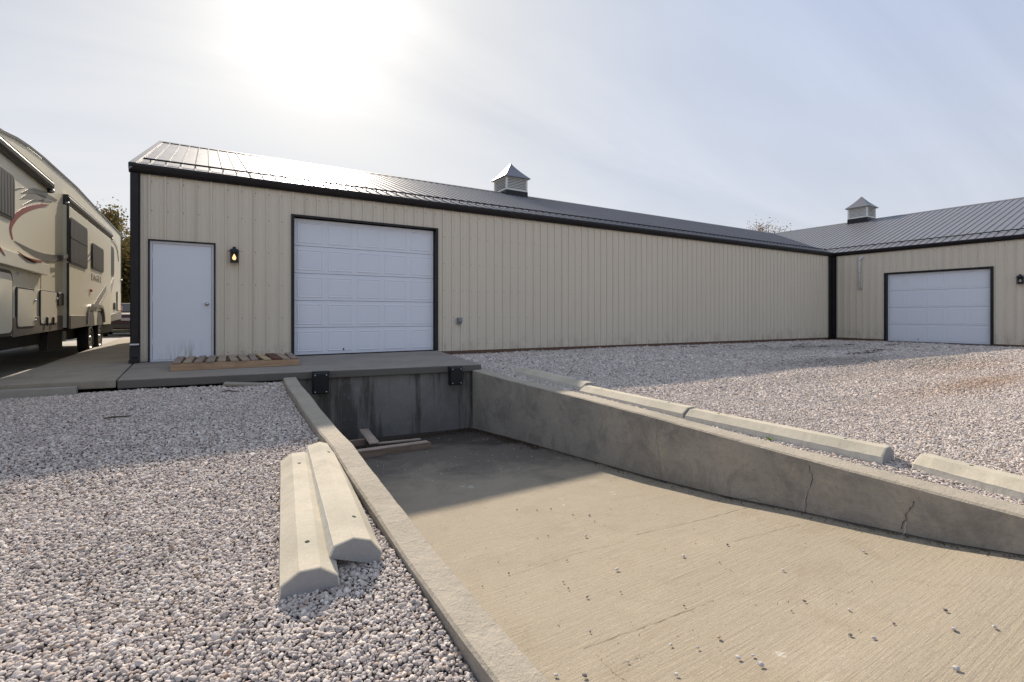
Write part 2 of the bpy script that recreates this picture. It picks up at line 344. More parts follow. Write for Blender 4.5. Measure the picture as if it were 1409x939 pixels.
def link(name, me, parent=None, bevel=0, **kw):
    o = bpy.data.objects.new(name, me); C.objects.link(o)
    if parent is not None:
        o.parent = parent
        if parent.name in WORLD_ROOTS: o.matrix_parent_inverse = Matrix.Translation(-Vector(parent.location))   # parts written in world coordinates
    if bevel:
        b = o.modifiers.new('bevel', 'BEVEL'); b.width = bevel; b.segments = 2; b.limit_method = 'ANGLE'; b.angle_limit = R(30)
    return o
def tag(o, label=None, cat=None, group=None, kind=None):
    for k, v in (('label', label), ('category', cat), ('group', group), ('kind', kind)):
        if v: o[k] = v
    return o
def empty(name, loc, rz=0):
    o = bpy.data.objects.new(name, None); C.objects.link(o); o.location = loc; o.rotation_euler = (0, 0, rz); o.empty_display_size = .2; return o
def copy_tree(o, parent=None):
    c = o.copy(); C.objects.link(c)
    if parent is not None: c.parent = parent
    for ch in list(o.children): copy_tree(ch, c)
    return c
def ray(x, y):
    r = (x-704.5)/FPX; v = (CYP-y)/FPX
    return Vector((r*math.cos(YAW)+math.sin(YAW), -r*math.sin(YAW)+math.cos(YAW), v))
def on_x(x, y, X):
    d = ray(x, y); t = X/d.x; return (d.y*t, CAM_H+d.z*t)      # (Y, Z) on the plane X
def interp(t, pts):
    if t <= pts[0][0]: return pts[0][1]
    for (a, va), (b, vb) in zip(pts, pts[1:]):
        if t <= b: return va+(vb-va)*(t-a)/(b-a)
    return pts[-1][1]

# ------------------------------------------------------------------ key dimensions
DW, XC, XL = 10.59, 22.15, -1.07       # main wall plane, right wing wall plane, left corner
YB = 23.0                              # back wall of main wing
YR, XR, ZR = 16.8, 28.4, 5.6           # ridges
ZE = 3.36                              # roof edge height
YE, XE = 10.5, 22.06                   # roof edges
SL = (ZR-ZE)/(YR-YE)
XI, XO = 1.03, .86                     # left ramp wall
XW0, XW1 = 3.70, 3.90                  # right ramp wall
def front(x): return interp(x, [(-2.2, 8.0), (.9, 7.68), (3.87, 7.26)])
def floor_z(y): return interp(y, [(-3, -.40), (.2, -.42), (.82, -.48), (1.15, -.54), (1.55, -.59), (2, -.64), (2.6, -.72), (3.4, -.79), (4.5, -.86), (6.1, -.96), (7.3, -1.05), (8, -1.08)])
def ltop(y): return interp(y, [(-3, -.42), (0, -.45), (1.5, -.475), (1.95, -.455), (2.45, -.43), (2.9, -.385), (3.7, -.31), (4.2, -.25), (4.65, -.24), (5.05, -.21), (5.6, -.175), (6.1, -.12), (6.8, -.08), (7.6, -.07)])
def rtop(y): return interp(y, [(-3, -.30), (.8, -.26), (1.2, -.25), (2, -.23), (2.6, -.21), (3.4, -.18), (4.5, -.15), (6.1, -.125), (7.2, -.09)])
def zl(x, y):    # gravel, left of the ramp
    b = interp(y, [(-4, -.62), (.5, -.60), (1.5, -.565), (2.1, -.495), (2.4, -.47), (3, -.44), (4.2, -.36), (5.5, -.25), (6.6, -.17), (7.4, -.135), (8.2, -.13)])
    return b+.022*mnoise.noise((x*.7, y*.7, 1.3))
def zr(x, y):    # gravel, right of the ramp
    b = interp(y, [(-4, -.33), (.8, -.30), (1.5, -.275), (2.6, -.245), (3.4, -.215), (4.5, -.185), (6.1, -.155), (7.2, -.13), (10.6, -.115)])
    b -= .09*max(0, min(1, (x-9)/12)) * interp(y, [(4, .5), (9, 1)])
    return b+.022*mnoise.noise((x*.6, y*.6, 4.3))*min(1, max(0, (x-3.9)/.5+.3))

# ------------------------------------------------------------------ ground, drive, gravel beds
mb = MB()
for x0, y0, x1, y1 in ((-700, 23, 700, 900), (-700, -600, 700, -16), (-700, -16, -30, 23), (34.2, -16, 700, 23), (-1.02, 10.58, 34.2, 23), (22.2, -16, 34.2, 10.58), (-2.7, 7.97, -1.02, 23), (-1.02, 7.97, 4.6, 10.58)):
    mb.add([(x0,y0,-.19),(x1,y0,-.19),(x1,y1,-.19),(x0,y1,-.19)], [(0,1,2,3)])
tag(mb.build('ground', M['ground']), kind='structure')
mb = MB()
for x0, y0, x1, y1 in ((-30, 7.98, -2.62, 23), (-30, 23, 12, 33)):
    mb.add([(x0,y0,-.13),(x1,y0,-.13),(x1,y1,-.13),(x0,y1,-.13)], [(0,1,2,3)])
mb.add([(-2.62,8.9,-.13),(-2.2,8.0,-.13),(-2.2,23,-.13),(-2.62,23,-.13)], [(0,1,2,3)])
tag(mb.build('driveway', M['drive']), kind='structure')
def sheet(name, m_, xs, ys, fz, kind='structure'):
    v = []; f = []; nx, ny = len(xs), len(ys)
    for y in ys:
        for x in xs: v.append((x, y, fz(x, y)))
    for j in range(ny-1):
        for i in range(nx-1): a = j*nx+i; f.append((a, a+1, a+nx+1, a+nx))
    mb = MB().add(v, f); return tag(mb.build(name, m_, smooth=True), kind=kind)
def lin(a, b, s): n = max(1, int(round(abs(b-a)/s))); return [a+(b-a)*i/n for i in range(n+1)]
sheet('gravel_bed', M['bed'], [-30, -20, -12, -8]+lin(-6, XO+.02, .25), [-16, -8]+lin(-4, 8.05, .25), lambda x, y: zl(x, y)-.012)
sheet('gravel_bed', M['bed'], lin(XW1-.02, 12, .25)+lin(12.5, XC+.05, .6), [-16, -8]+lin(-4, 10.62, .25), lambda x, y: zr(x, y)-.012)
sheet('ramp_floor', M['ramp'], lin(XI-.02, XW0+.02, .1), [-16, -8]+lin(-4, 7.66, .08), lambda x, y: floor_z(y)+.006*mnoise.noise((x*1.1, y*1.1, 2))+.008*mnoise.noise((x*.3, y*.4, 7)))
def floor_at(x, y):
    d = ray(x, y); t = 1.
    for _ in range(60): t = (floor_z(d.y*t)-CAM_H)/d.z
    return d.x*t, d.y*t
rf = bpy.data.objects['ramp_floor']; rc = random.Random(5)
for line, w in (([(876, 736), (967, 715.5), (1042, 696)], .007), ([(801, 892), (901, 856.5), (982, 826)], .005), ([(821, 902), (846, 927), (866, 939)], .006), ([(856, 912), (901, 897)], .004), ([(1113, 801), (1183, 821)], .004), ([(1010, 745), (1100, 722)], .004), ([(705, 790), (790, 762), (860, 745)], .0035)):
    P = [floor_at(x, y) for x, y in line]; v = []; f = []; Q = []
    for (a, b) in zip(P, P[1:]):
        for i in range(10): t = i/10; Q.append((a[0]+(b[0]-a[0])*t+rc.uniform(-.005, .005), a[1]+(b[1]-a[1])*t+rc.uniform(-.006, .006)))
    Q.append(P[-1])
    for x, y in Q: q = w*rc.uniform(.1, .75)/2; z = floor_z(y)+.006*mnoise.noise((x*1.1, y*1.1, 2))+.008*mnoise.noise((x*.3, y*.4, 7))+.0025; v += [(x, y-q, z), (x, y+q, z)]
    for i in range(len(Q)-1): f.append((2*i, 2*i+1, 2*i+3, 2*i+2))
    MB().add(v, f).build('crack', M['crack_floor'], rf)
# paving slabs in front of the building
pv = tag(empty('pavement', (0, 9, 0)), kind='structure')
def slab(poly, m_, z0=-.115, z1=0):
    MB().prism(poly, 'z', z0, z1).build('slab', m_, pv, bevel=.012)
slab([(-2.2, 8.0), (-.965, front(-.965)), (-1.06, 10.40), (-2.2, 8.92)], M['slabwarm'], -.1)
slab([(-2.2, 8.95), (-1.085, 10.44), (-1.085, 16.5), (-2.42, 16.5)], M['slabwarm'])
slab([(-2.42, 16.52), (-1.085, 16.52), (-1.085, 22.9), (-2.6, 22.9)], M['slabwarm'])
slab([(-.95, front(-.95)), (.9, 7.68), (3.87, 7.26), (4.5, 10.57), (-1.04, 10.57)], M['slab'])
slab([(-2.75, 7.98), (-2.75, 7.88), (-1.33, 7.80), (-1.33, 7.90), (-2.2, 7.985)], M['drive'], -.2, -.05)

# ------------------------------------------------------------------ ramp walls
def strip_wall(name, prof_x, ys, top, bot, mats, label):
    """a wall along Y with a slightly uneven top; mats: faces, cap"""
    mb = MB(); v = []; n = len(ys)
    for i, y in enumerate(ys):
        x0, x1 = prof_x(y); w = .004*mnoise.noise((y*3, 0, 5)); e = .006*mnoise.noise((y*7, 1, 2))
        t = top(y)+.003*mnoise.noise((y*5, 2, 2)); b = bot(y)
        v += [(x0+w, y, b), (x0+w+.0, y, t-.012), (x0+w+.012+abs(e), y, t), (x1-.012-abs(w), y, t+.002), (x1+e*.5, y, t-.012), (x1+e*.5, y, b)]
    f = []; mi = []
    for i in range(n-1):
        a = i*6
        for k in range(5): f.append((a+k, a+k+1, a+6+k+1, a+6+k)); mi.append(1 if k in (1, 2, 3) else 0)
    f += [(0, 1, 2, 3, 4, 5), tuple((n-1)*6+k for k in (5, 4, 3, 2, 1, 0))]; mi += [0, 0]
    mb.v = v; mb.f = f; mb.m = mi
    o = mb.build(name, mats); return tag(o, label, 'wall')
lw = strip_wall('retaining_wall', lambda y: (XO+.07*max(0, y-6.8), XI+.07*max(0, y-6.8)), lin(-4, 7.60, .07), ltop, lambda y: -1.3, [M['wallR'], M['cap']], 'low narrow concrete wall between the left gravel and the sunken ramp')
rw = strip_wall('retaining_wall', lambda y: (XW0, XW1), lin(-4, 7.24, .07), rtop, lambda y: -1.3, [M['wallR'], M['cap']], 'tall cracked concrete wall along the right side of the sunken ramp')
def ribbon(pts, w, jitter=0, sub=5, seed=1):
    """pts in (Y, Z) -> zigzag ribbon on the ramp-side face of the right wall"""
    rr = random.Random(seed); P = []
    for (a, b) in zip(pts, pts[1:]):
        for k in range(sub):
            t = k/sub; P.append([a[0]+(b[0]-a[0])*t+rr.uniform(-jitter, jitter), a[1]+(b[1]-a[1])*t+rr.uniform(-jitter, jitter)])
    P.append(list(pts[-1])); return P, [w*rr.uniform(.2, .75) for _ in P]
def crack(pix, w, m_, seed):
    P, ws = ribbon([on_x(x, y, XW0) for x, y in pix], w, .007, 5, seed)
    mb = MB(); v = []; f = []
    for (y, z), ww in zip(P, ws): v += [(XW0-.0055, y-ww/2, z), (XW0-.0055, y+ww/2, z)]
    for i in range(len(P)-1): f.append((2*i, 2*i+1, 2*i+3, 2*i+2))
    o = mb.add(v, f).build('crack', m_, rw, fix=False)
crack([(1113, 640), (1119, 662), (1110, 684), (1109, 712)], .006, M['crack'], 3)
crack([(1241, 729), (1250, 705), (1258, 690)], .010, M['crack'], 5)
crack([(1243, 738), (1247, 718)], .012, M['efflor'], 6)
crack([(1107, 700), (1109, 672)], .012, M['efflor'], 7)
crack([(903, 575), (906, 620), (911, 662)], .004, M['crack'], 8)
crack([(1000, 686), (1040, 686), (1075, 702)], .006, M['crack'], 10)
# dark gap where the floor meets the right wall
mb = MB(); v = []; f = []; ys = lin(-1, 7.2, .05)
for y in ys:
    w = .001+.014*abs(mnoise.noise((y*2.2, 3, 3)))+.016*max(0, mnoise.noise((y*6, 1, 8)))
    z = floor_z(y)+.012
    v += [(XW0-w-.006, y, z-.002), (XW0-.002, y, z+.002+w*.2)]
for i in range(len(ys)-1): f.append((2*i, 2*i+1, 2*i+3, 2*i+2))
tag(mb.add(v, f).build('joint_gap', M['crack'], rw))

# dock wall below the slab
P0 = Vector((.95, front(.95)+.06, 0)); P1 = Vector((3.93, front(3.87)+.06, 0))
dk = tag(MB().prism([(P0.x, P0.y), (P1.x, P1.y), (P1.x, P1.y+.25), (P0.x, P0.y+.25)], 'z', -1.35, -.117).build('dock_wall', M['dock'], bevel=.004), 'dark water-streaked concrete dock wall closing the end of the ramp', 'wall')

# ------------------------------------------------------------------ dock bumpers
def bumper():
    r = empty('dock_bumper', (0, 0, 0))
    MB().box((-.105, -.10, 0), (.105, 0, .30), ch=.012).build('pad', M['rubber'], r)
    MB().box((-.112, -.025, -.012), (.112, .058, .312)).build('mounting_plate', M['iron'], r)
    for sx in (-.075, .075):
        for sz in (.03, .27):
            MB().lathe([(0, -.012), (.009, -.010), (.011, 0)], (sx, -.10, sz), 'y', 10).build('bolt', M['galv'], r, smooth=True)
    return r
b1 = tag(bumper(), 'black rubber dock bumper nearest the pallet, beside the left ramp wall', 'dock bumper', 'bumpers on the loading dock edge')
b2 = tag(copy_tree(b1), 'black rubber dock bumper near the right corner of the dock', 'dock bumper', 'bumpers on the loading dock edge')
ang = math.atan2(7.26-7.68, 3.87-.9)
b2.scale = (.92, .92, .92)
b1.location = (1.40, front(1.40)-.062, -.31); b1.rotation_euler = (R(4), 0, ang)
b2.location = (3.40, front(3.40)-.062, -.30); b2.rotation_euler = (0, 0, ang); 

# ------------------------------------------------------------------ wheel stops
def stop_mesh(seed, L=1.83):
    prof = [(-.132, 0), (-.126, .060), (-.046, .114), (.046, .114), (.126, .060), (.132, 0)]
    rr = random.Random(seed); mb = MB(); v = []; f = []; ts = [0, .004, .012]+[L*i/44 for i in range(1, 44)]+[L-.012, L-.004, L]
    n = len(prof)
    for k, t in enumerate(ts):
        sc = {0: .95, 1: .985, len(ts)-1: .95, len(ts)-2: .985}.get(k, 1)
        for x, z in prof:
            j = .0012*mnoise.noise((t*9+seed, x*30, z*30))
            v.append(((x+j)*sc, t, z*sc+j*(z > .01)-(.006*abs(mnoise.noise((t*14, seed, x*20))) if .05 < z < .09 and abs(mnoise.noise((t*3, seed+x*9, 1))) > .25 else 0)))
    for k in range(len(ts)-1):
        for i in range(n-1): f.append((k*n+i, k*n+i+1, (k+1)*n+i+1, (k+1)*n+i))
        f.append((k*n+n-1, k*n, (k+1)*n, (k+1)*n+n-1))
    mb.add(v, f); e = len(ts)-1
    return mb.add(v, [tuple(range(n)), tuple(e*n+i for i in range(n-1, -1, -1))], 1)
def wheel_stop(p, d, label, seed, roll=0, L=1.83, pitch=0.):
    """p: near end, d: heading of the stop's length"""
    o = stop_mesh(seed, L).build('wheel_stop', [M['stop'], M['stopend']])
    o.location = p; o.rotation_euler = (pitch, roll, math.atan2(-d[0], d[1]))
    for t in (.28, L-.28): MB().lathe([(0, .1145), (.010, .1145), (.012, .1145)], (0, t, 0.001), 'z', 10).build('pin_hole', M['crack'], o)
    return tag(o, label, 'wheel stop', 'concrete wheel stops')
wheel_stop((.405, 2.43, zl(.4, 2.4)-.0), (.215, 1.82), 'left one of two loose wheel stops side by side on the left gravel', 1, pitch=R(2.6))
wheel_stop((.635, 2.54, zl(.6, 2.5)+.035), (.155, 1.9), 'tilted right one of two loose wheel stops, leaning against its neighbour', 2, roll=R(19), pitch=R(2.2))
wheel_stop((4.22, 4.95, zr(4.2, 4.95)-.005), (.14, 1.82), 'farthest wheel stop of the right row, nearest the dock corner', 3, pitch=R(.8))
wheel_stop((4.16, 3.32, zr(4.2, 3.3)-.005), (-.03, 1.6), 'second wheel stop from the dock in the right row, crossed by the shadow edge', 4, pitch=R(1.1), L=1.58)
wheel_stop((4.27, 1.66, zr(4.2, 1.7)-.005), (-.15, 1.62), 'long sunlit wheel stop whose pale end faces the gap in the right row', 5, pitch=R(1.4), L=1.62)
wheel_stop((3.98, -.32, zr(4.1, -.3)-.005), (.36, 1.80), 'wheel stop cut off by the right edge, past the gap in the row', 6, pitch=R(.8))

# ------------------------------------------------------------------ ribbed sheet metal
def rib_profile(w=.9144, n=4, pitch=.2286, h=.028, minor=.0045):
    pts = []
    for k in range(n):
        x = k*pitch
        if k == 0: pts += [(x, h), (x+.012, h), (x+.019, 0)]
        else: pts += [(x-.019, 0), (x-.012, h), (x+.012, h), (x+.019, 0)]
        for q in (1, 2):
            c = x+pitch*q/3; pts += [(c-.012, 0), (c-.006, minor), (c+.006, minor), (c+.012, 0)]
    pts += [(w-.019, 0), (w-.012, h), (w-.003, h+.001)]
    return pts
PROF = rib_profile()
RPROF = [p for p in rib_profile(h=.019, minor=.0)]
def clip_profile(prof, u0, a, b):
    """points of the panel starting at u0, limited to [a, b]"""
    out = []; P = [(u0+u, h) for u, h in prof]
    for i, (u, h) in enumerate(P):
        if a <= u <= b: out.append((u, h))
        if i+1 < len(P):
            u2, h2 = P[i+1]
            for c in (a, b):
                if u < c < u2: out.append((c, h+(h2-h)*(c-u)/(u2-u)))
    out.sort(key=lambda p: p[0]); return out
def panel(name, prof, u0, spans, fmap, mats, parent, screws=None, width=.9144):
    """spans: list of (a, b, lo(u), hi(u)); fmap(u, v, h) -> xyz"""
    mb = MB()
    for a, b, lo, hi in spans:
        P = clip_profile(prof, u0, a, b)
        if len(P) < 2: continue
        v = []; f = []
        for u, h in P: v += [fmap(u, lo(u), h), fmap(u, hi(u), h)]
        for i in range(len(P)-1): f.append((2*i, 2*i+2, 2*i+3, 2*i+1))
        mb.add(v, f, 0)
        if screws:
            for k in range(4):
                u = u0+k*.2286+.036
                if not a+.03 < u < b-.03: continue
                for z in screws:
                    if lo(u)+.03 < z < hi(u)-.03:
                        r = .009; c = [fmap(u+r*math.cos(t), z+r*math.sin(t), .0015) for t in [i*math.pi/3 for i in range(6)]]
                        mb.add(c+[fmap(u, z, .006)], [(i, (i+1) % 6, 6) for i in range(6)], 1)
    if not mb.v: return None
    o = mb.build(name, mats, parent, fix=False)
    md = o.modifiers.new('sheet', 'SOLIDIFY'); md.thickness = .002; md.offset = 0
    return o

# ------------------------------------------------------------------ buildings
mainb = tag(empty('metal_building', (10.5, 16.7, 0)), 'long cream metal building wing with white entry door, big garage door and dark roof', 'building')
wing = tag(empty('metal_building', (28.4, 5, 0)), 'right cream metal building wing with its own garage door, set at a right angle', 'building')
SCR = [.12, .75, 1.38, 2.0, 2.62, 3.12]
SM = [M['siding'], M['screw']]
ZT = 3.26
EX0, EX1, EH = -.845, .125, 2.10       # entry door opening
GX0, GX1, GH = 1.43, 4.50, 2.765       # garage opening
k = 0; u = XL
while u < XC-.02:
    a, b = u, min(u+.9144, XC)
    cuts = sorted({a, b} | {c for c in (EX0, EX1, GX0, GX1) if a < c < b}); sp = []
    for c0, c1 in zip(cuts, cuts[1:]):
        mid_ = (c0+c1)/2
        base = .008 if mid_ < 4.5 else None
        lo = (lambda z: (lambda uu: z))(EH if EX0 < mid_ < EX1 else GH if GX0 < mid_ < GX1 else .008) if mid_ < 4.51 else (lambda uu: -.022-.085*(uu-4.5)/17.6)
        sp.append((c0, c1, lo, lambda uu: ZT))
    panel('wall_panel', PROF, u, sp, lambda uu, vv, h: (uu, DW-h, vv), SM, mainb, SCR); u += .9144
u = DW
yy0, yy1, GH2, ZB = 5.66, 8.71, 2.38, -.17
k = 0
while u > -14:
    a, b = u-.9144, u
    cuts = sorted({a, b} | {c for c in (yy0, yy1) if a < c < b}); sp = []
    for c0, c1 in zip(cuts, cuts[1:]):
        mid_ = (c0+c1)/2; sp.append((c0, c1, (lambda z: (lambda uu: z))(GH2 if yy0 < mid_ < yy1 else -.10-.045*min(1, (DW-mid_)/4)), lambda uu: ZT))
    panel('wall_panel', PROF, a, sp, lambda uu, vv, h: (XC-h, uu, vv), SM, wing, SCR); u -= .9144
# left gable wall and plain back walls
gz = lambda y: ZT+SL*(min(y, 2*YR-y)-DW)
u = DW+.02
while u < YB:
    sp = [(u, min(u+.4572, YB), lambda uu: .008, gz), (u+.4572, min(u+.9144, YB), lambda uu: .008, gz)]
    panel('wall_panel', PROF, u, sp, lambda uu, vv, h: (XL-h, uu, vv), SM, mainb, SCR); u += .9144
MB().box((XL, YB-.02, -.2), (XC+6, YB, ZE+.02)).build('back_wall', M['siding'], mainb)
MB().box((XR+6.2, -14, -.3), (XR+6.22, 23, ZE+.04)).build('back_wall', M['siding'], wing)
MB().add([(XC, -14, -.3), (XR+6.2, -14, -.3), (XR+6.2, -14, ZT), (XR, -14, ZR-.05), (XC, -14, ZT)], [(0, 1, 2, 3, 4)]).build('end_wall', M['siding'], wing)
MB().add([(XC, 23, -.3), (XR+6.2, 23, -.3), (XR+6.2, 23, ZT), (XR, 23, ZR-.05), (XC, 23, ZT)], [(0, 1, 2, 3, 4)]).build('end_wall', M['siding'], wing)
# skirt boards
MB().box((4.52, DW+.002, -.24), (XC, DW+.03, -.005), 0).build('skirt_board', M['skirtboard'], mainb)
for a_, b_ in ((-14, yy0-.035), (yy1+.035, DW)): MB().box((XC+.002, a_, -.36), (XC+.03, b_, -.05), 0).build('skirt_board', M['skirtboard'], wing)
# base trim (black line) under panels near the doors
MB().box((EX1+.04, DW-.012, .0), (GX0-.03, DW+.02, .02)).build('base_trim', M['trim'], mainb)

# roof: front slope of main wing, west slope of right wing, plain hidden slopes
def nrm(s): return Vector((0, -s, 1)).normalized()
n_main = Vector((0, -SL, 1)).normalized(); n_wing = Vector((-SL, 0, 1)).normalized()
def fm(u, v, h):   # u = X, v = Y
    p = Vector((u, v, ZE+SL*(v-YE)))+n_main*h; return tuple(p)
def fw(u, v, h):   # u = Y, v = X
    p = Vector((v, u, ZE+SL*(v-XE)))+n_wing*h; return tuple(p)
XL0 = -1.09
u = XL0
while u < XR:
    sp = [(u, min(u+.9144, XR), lambda uu: max(YE, YE+(uu-XE)), lambda uu: YR)]
    panel('roof_panel', RPROF, u, sp, fm, [M['roof'], M['screw']], mainb); u += .9144
u = -14
while u < YR+.3:
    sp = [(u, min(u+.9144, YR), lambda uu: max(XE, XE+(uu-YE)), lambda uu: XR)]
    if sp[0][1] > sp[0][0]: panel('roof_panel', RPROF, u, sp, fw, [M['roof'], M['screw']], wing)
    u += .9144
YB2 = 2*YR-YE
MB().add([(XL0, YR, ZR), (XR, YR, ZR), (XE, YB2, ZE), (XL0, YB2, ZE)], [(0, 1, 2, 3)]).build('back_roof_slope', M['roof'], mainb)
MB().add([(XR, -14, ZR), (2*XR-XE, -14, ZE), (2*XR-XE, 23.1, ZE), (XR, 23.1, ZR)], [(0, 1, 2, 3)]).build('back_roof_slope', M['roof'], wing)
MB().add([(XR, YR, ZR), (XE, YB2, ZE), (XR, YB2, ZE+SL*6.3)], [(0, 1, 2)]).build('back_roof_slope', M['roof'], wing)
# valley flashing
dv = Vector((1, 1, SL)).normalized()
MB().add([(XE-.12, YE+.02, ZE+.022), (XE+.1, YE+.0, ZE+.03), (XR+.1, YR, ZR+.024), (XR-.12, YR, ZR+.02)], [(0, 1, 2, 3)]).build('valley_flashing', M['roof'], wing)
# ridge caps
MB().prism([(YR-.17, ZR-.17*SL+.026), (YR-.03, ZR+.026), (YR+.03, ZR+.026), (YR+.17, ZR-.17*SL+.026), (YR+.17, ZR-.17*SL+.018), (YR, ZR+.012), (YR-.17, ZR-.17*SL+.018)], 'x', XL0-.02, XR).build('ridge_cap', M['roof'], mainb)
MB().prism([(XR-.17, ZR-.17*SL+.028), (XR-.03, ZR+.028), (XR+.03, ZR+.028), (XR+.17, ZR-.17*SL+.028), (XR+.17, ZR-.17*SL+.020), (XR, ZR+.014), (XR-.17, ZR-.17*SL+.020)], 'y', -14, 23).build('ridge_cap', M['roof'], wing)
# gutters / fascia
gp = [(0, -.128), (-.03, -.02), (-.086, .022), (-.098, .022), (-.104, -.02), (-.08, -.08), (-.045, -.128)]
MB().prism([(YE+.075+p[0], ZE+.0+p[1]) for p in gp], 'x', XL0-.03, XE-.0).build('gutter', M['trim'], mainb)
MB().prism([(XE+.075+p[0], ZE+.0+p[1]) for p in gp], 'y', -14, YE+.03).build('gutter', M['trim'], wing)
# gutter drip strip on top of the roof edge
MB().box((XL0, YE-.002, ZE-.02), (XE, YE+.09, ZE-.004)).build('drip_edge', M['trim'], mainb)
MB().box((XE-.002, -14, ZE-.02), (XE+.09, YE, ZE-.004)).build('drip_edge', M['trim'], wing)
# rake trim on the left gable
for s_, y0, y1 in ((1, YE-.02, YR), (-1, YR, YB2)):
    z0 = ZE if s_ == 1 else ZR; z1 = ZR if s_ == 1 else ZE
    MB().add([(XL0-.02, y0, z0-.10), (XL0-.02, y0, z0+.03), (XL0+.07, y0, z0+.035), (XL0+.07, y0, z0-.0), (XL0-.02, y1, z1-.10), (XL0-.02, y1, z1+.03), (XL0+.07, y1, z1+.035), (XL0+.07, y1, z1)],
             [(0, 1, 5, 4), (1, 2, 6, 5), (2, 3, 7, 6), (0, 3, 2, 1), (4, 5, 6, 7)]).build('rake_trim', M['roof'], mainb)
# corner trims
MB().box((XL-.035, DW-.035, .0), (XL+.105, DW-.0215, 3.25)).box((XL-.035, DW-.0215, .0), (XL-.0215, DW+.12, 3.25)).build('corner_trim', M['trim'], mainb, bevel=.004)
MB().box((XC-.40, DW-.042, -.17), (XC-.033, DW-.0305, 3.25)).box((XC-.042, DW-.17, -.17), (XC-.0305, DW-.043, 3.25)).build('inside_corner_trim', M['trim'], mainb)
# downspout on the left corner
ds = MB().box((XL-.02, DW-.10, .22), (XL+.085, DW-.038, 3.22), ch=.008).build('downspout', M['trim'], mainb)
MB().prism([(DW-.10, .26), (DW-.038, .26), (DW-.038, .0), (DW-.22, .0), (DW-.22, .06), (DW-.12, .10)], 'x', XL-.035, XL+.10).build('outlet_boot', M['trim'], ds, bevel=.006)
MB().box((XL-.03, DW-.108, .30), (XL+.095, DW-.1005, .325)).build('strap', M['pvc'], ds)
MB().box((XC-.135, DW-.115, -.02), (XC-.05, DW-.04, 3.2), ch=.008).build('downspout', M['trim'], mainb)
# snow guard rails
def rail_main(yr_):
    mb = MB(); z = ZE+SL*(yr_-YE)
    mb.tube([(XL0+.12, yr_-SL*.055, z+.055), (XE+.05+(yr_-YE), yr_-SL*.055, z+.055)], .016, 6)
    u = XL0+.2286
    while u < XE: mb.box((u-.008, yr_-.03, z+.016), (u+.008, yr_+.008, z+.05)); u += .2286
    return mb
rail_main(YE+.62).build('snow_guard_rail', M['trim'], mainb)
def rail_wing(xr_):
    mb = MB(); z = ZE+SL*(xr_-XE)
    mb.tube([(xr_-SL*.055, -14, z+.055), (xr_-SL*.055, YE+.05+(xr_-XE), z+.055)], .012, 6)
    mb.tube([(xr_-SL*.02+.05, -14, z+.05), (xr_-SL*.02+.05, YE+.1+(xr_-XE), z+.05)], .010, 6)
    u = -14
    while u < YE: mb.box((xr_-.03, u-.008, z+.016), (xr_+.008, u+.008, z+.05)); u += .2286*2
    return mb
rail_wing(XE+.62).build('snow_guard_rail', M['trim'], wing)

# ------------------------------------------------------------------ doors
def raised_panel(w, h):
    mb = MB(); rings = [(0, 0), (.009, .007), (.024, .007), (.036, .0005), (.056, .004)]
    v = []
    for ins, d in rings: v += [(ins, -d, ins), (w-ins, -d, ins), (w-ins, -d, h-ins), (ins, -d, h-ins)]
    f = []
    for r in range(len(rings)-1):
        for i in range(4): j = (i+1) % 4; f.append((r*4+i, r*4+j, r*4+4+j, r*4+4+i))
    n = (len(rings)-1)*4; f.append((n, n+1, n+2, n+3))
    return mb.add(v, f)
def garage_door(parent, origin, rz, W_, H_, rows, cols):
    """local x along the opening, front faces -y"""
    M4 = Matrix.Translation(origin) @ Matrix.Rotation(rz, 4, 'Z')
    base = MB().box((.0, .046, 0), (W_, .06, H_)).build('garage_door', M['door_gap'], parent)
    def place(o): o.matrix_parent_inverse = Matrix(); return o
    base.matrix_parent_inverse = Matrix.Translation(-Vector(parent.location)); base.matrix_world = M4
    base.location = origin; base.rotation_euler = (0, 0, rz)
    rh = H_/rows; sec = None
    smesh = MB().box((.01, .004, .003), (W_-.01, .045, rh-.004), ch=.003).mesh('door_section', M['white'])
    pw, ph = (W_-.02)/cols-.10, rh-.125
    pmesh = raised_panel(pw, ph).mesh('raised_panel', M['white'])
    for r in range(rows):
        o = bpy.data.objects.new('door_section', smesh); C.objects.link(o); o.parent = base; o.location = (0, 0, r*rh)
        for c in range(cols):
            q = bpy.data.objects.new('raised_panel', pmesh); C.objects.link(q); q.parent = base; q.location = (.01+c*(W_-.02)/cols+.05, .0035, r*rh+.06)
    MB().box((W_*.32, -.012, rh*.12), (W_*.32+.02, .004, rh*.12+.045)).build('lock', M['iron'], base, local=True)
    MB().box((.0, .0, -.008), (W_, .04, .0025)).build('bottom_seal', M['door_gap'], base, local=True)
    return base
garage_door(mainb, (GX0+.045, DW+.09, .010), 0, GX1-GX0-.09, GH-.03, 5, 5)
garage_door(wing, (XC+.08, yy1-.045, ZB), R(-90), yy1-yy0-.09, GH2-ZB-.02, 4, 5)
tj = .05
MB().box((GX0-.014, DW-.036, .0), (GX0+tj-.01, DW+.15, GH-.002)).box((GX1-tj+.01, DW-.036, 0), (GX1+.014, DW+.15, GH-.002)).box((GX0-.014, DW-.036, GH-.002), (GX1+.014, DW+.15, GH+.03)).build('door_frame', M['trim'], mainb)
MB().box((XC-.036, yy0-.03, ZB), (XC+.15, yy0+tj, GH2-.002)).box((XC-.036, yy1-tj, ZB), (XC+.15, yy1+.03, GH2-.002)).box((XC-.036, yy0-.03, GH2-.002), (XC+.15, yy1+.03, GH2+.045)).build('door_frame', M['trim'], wing)
MB().box((XC-.16, yy0-.1, -.32), (XC+.15, yy1+.1, ZB-.004)).build('door_sill', M['slab'], wing, bevel=.01)
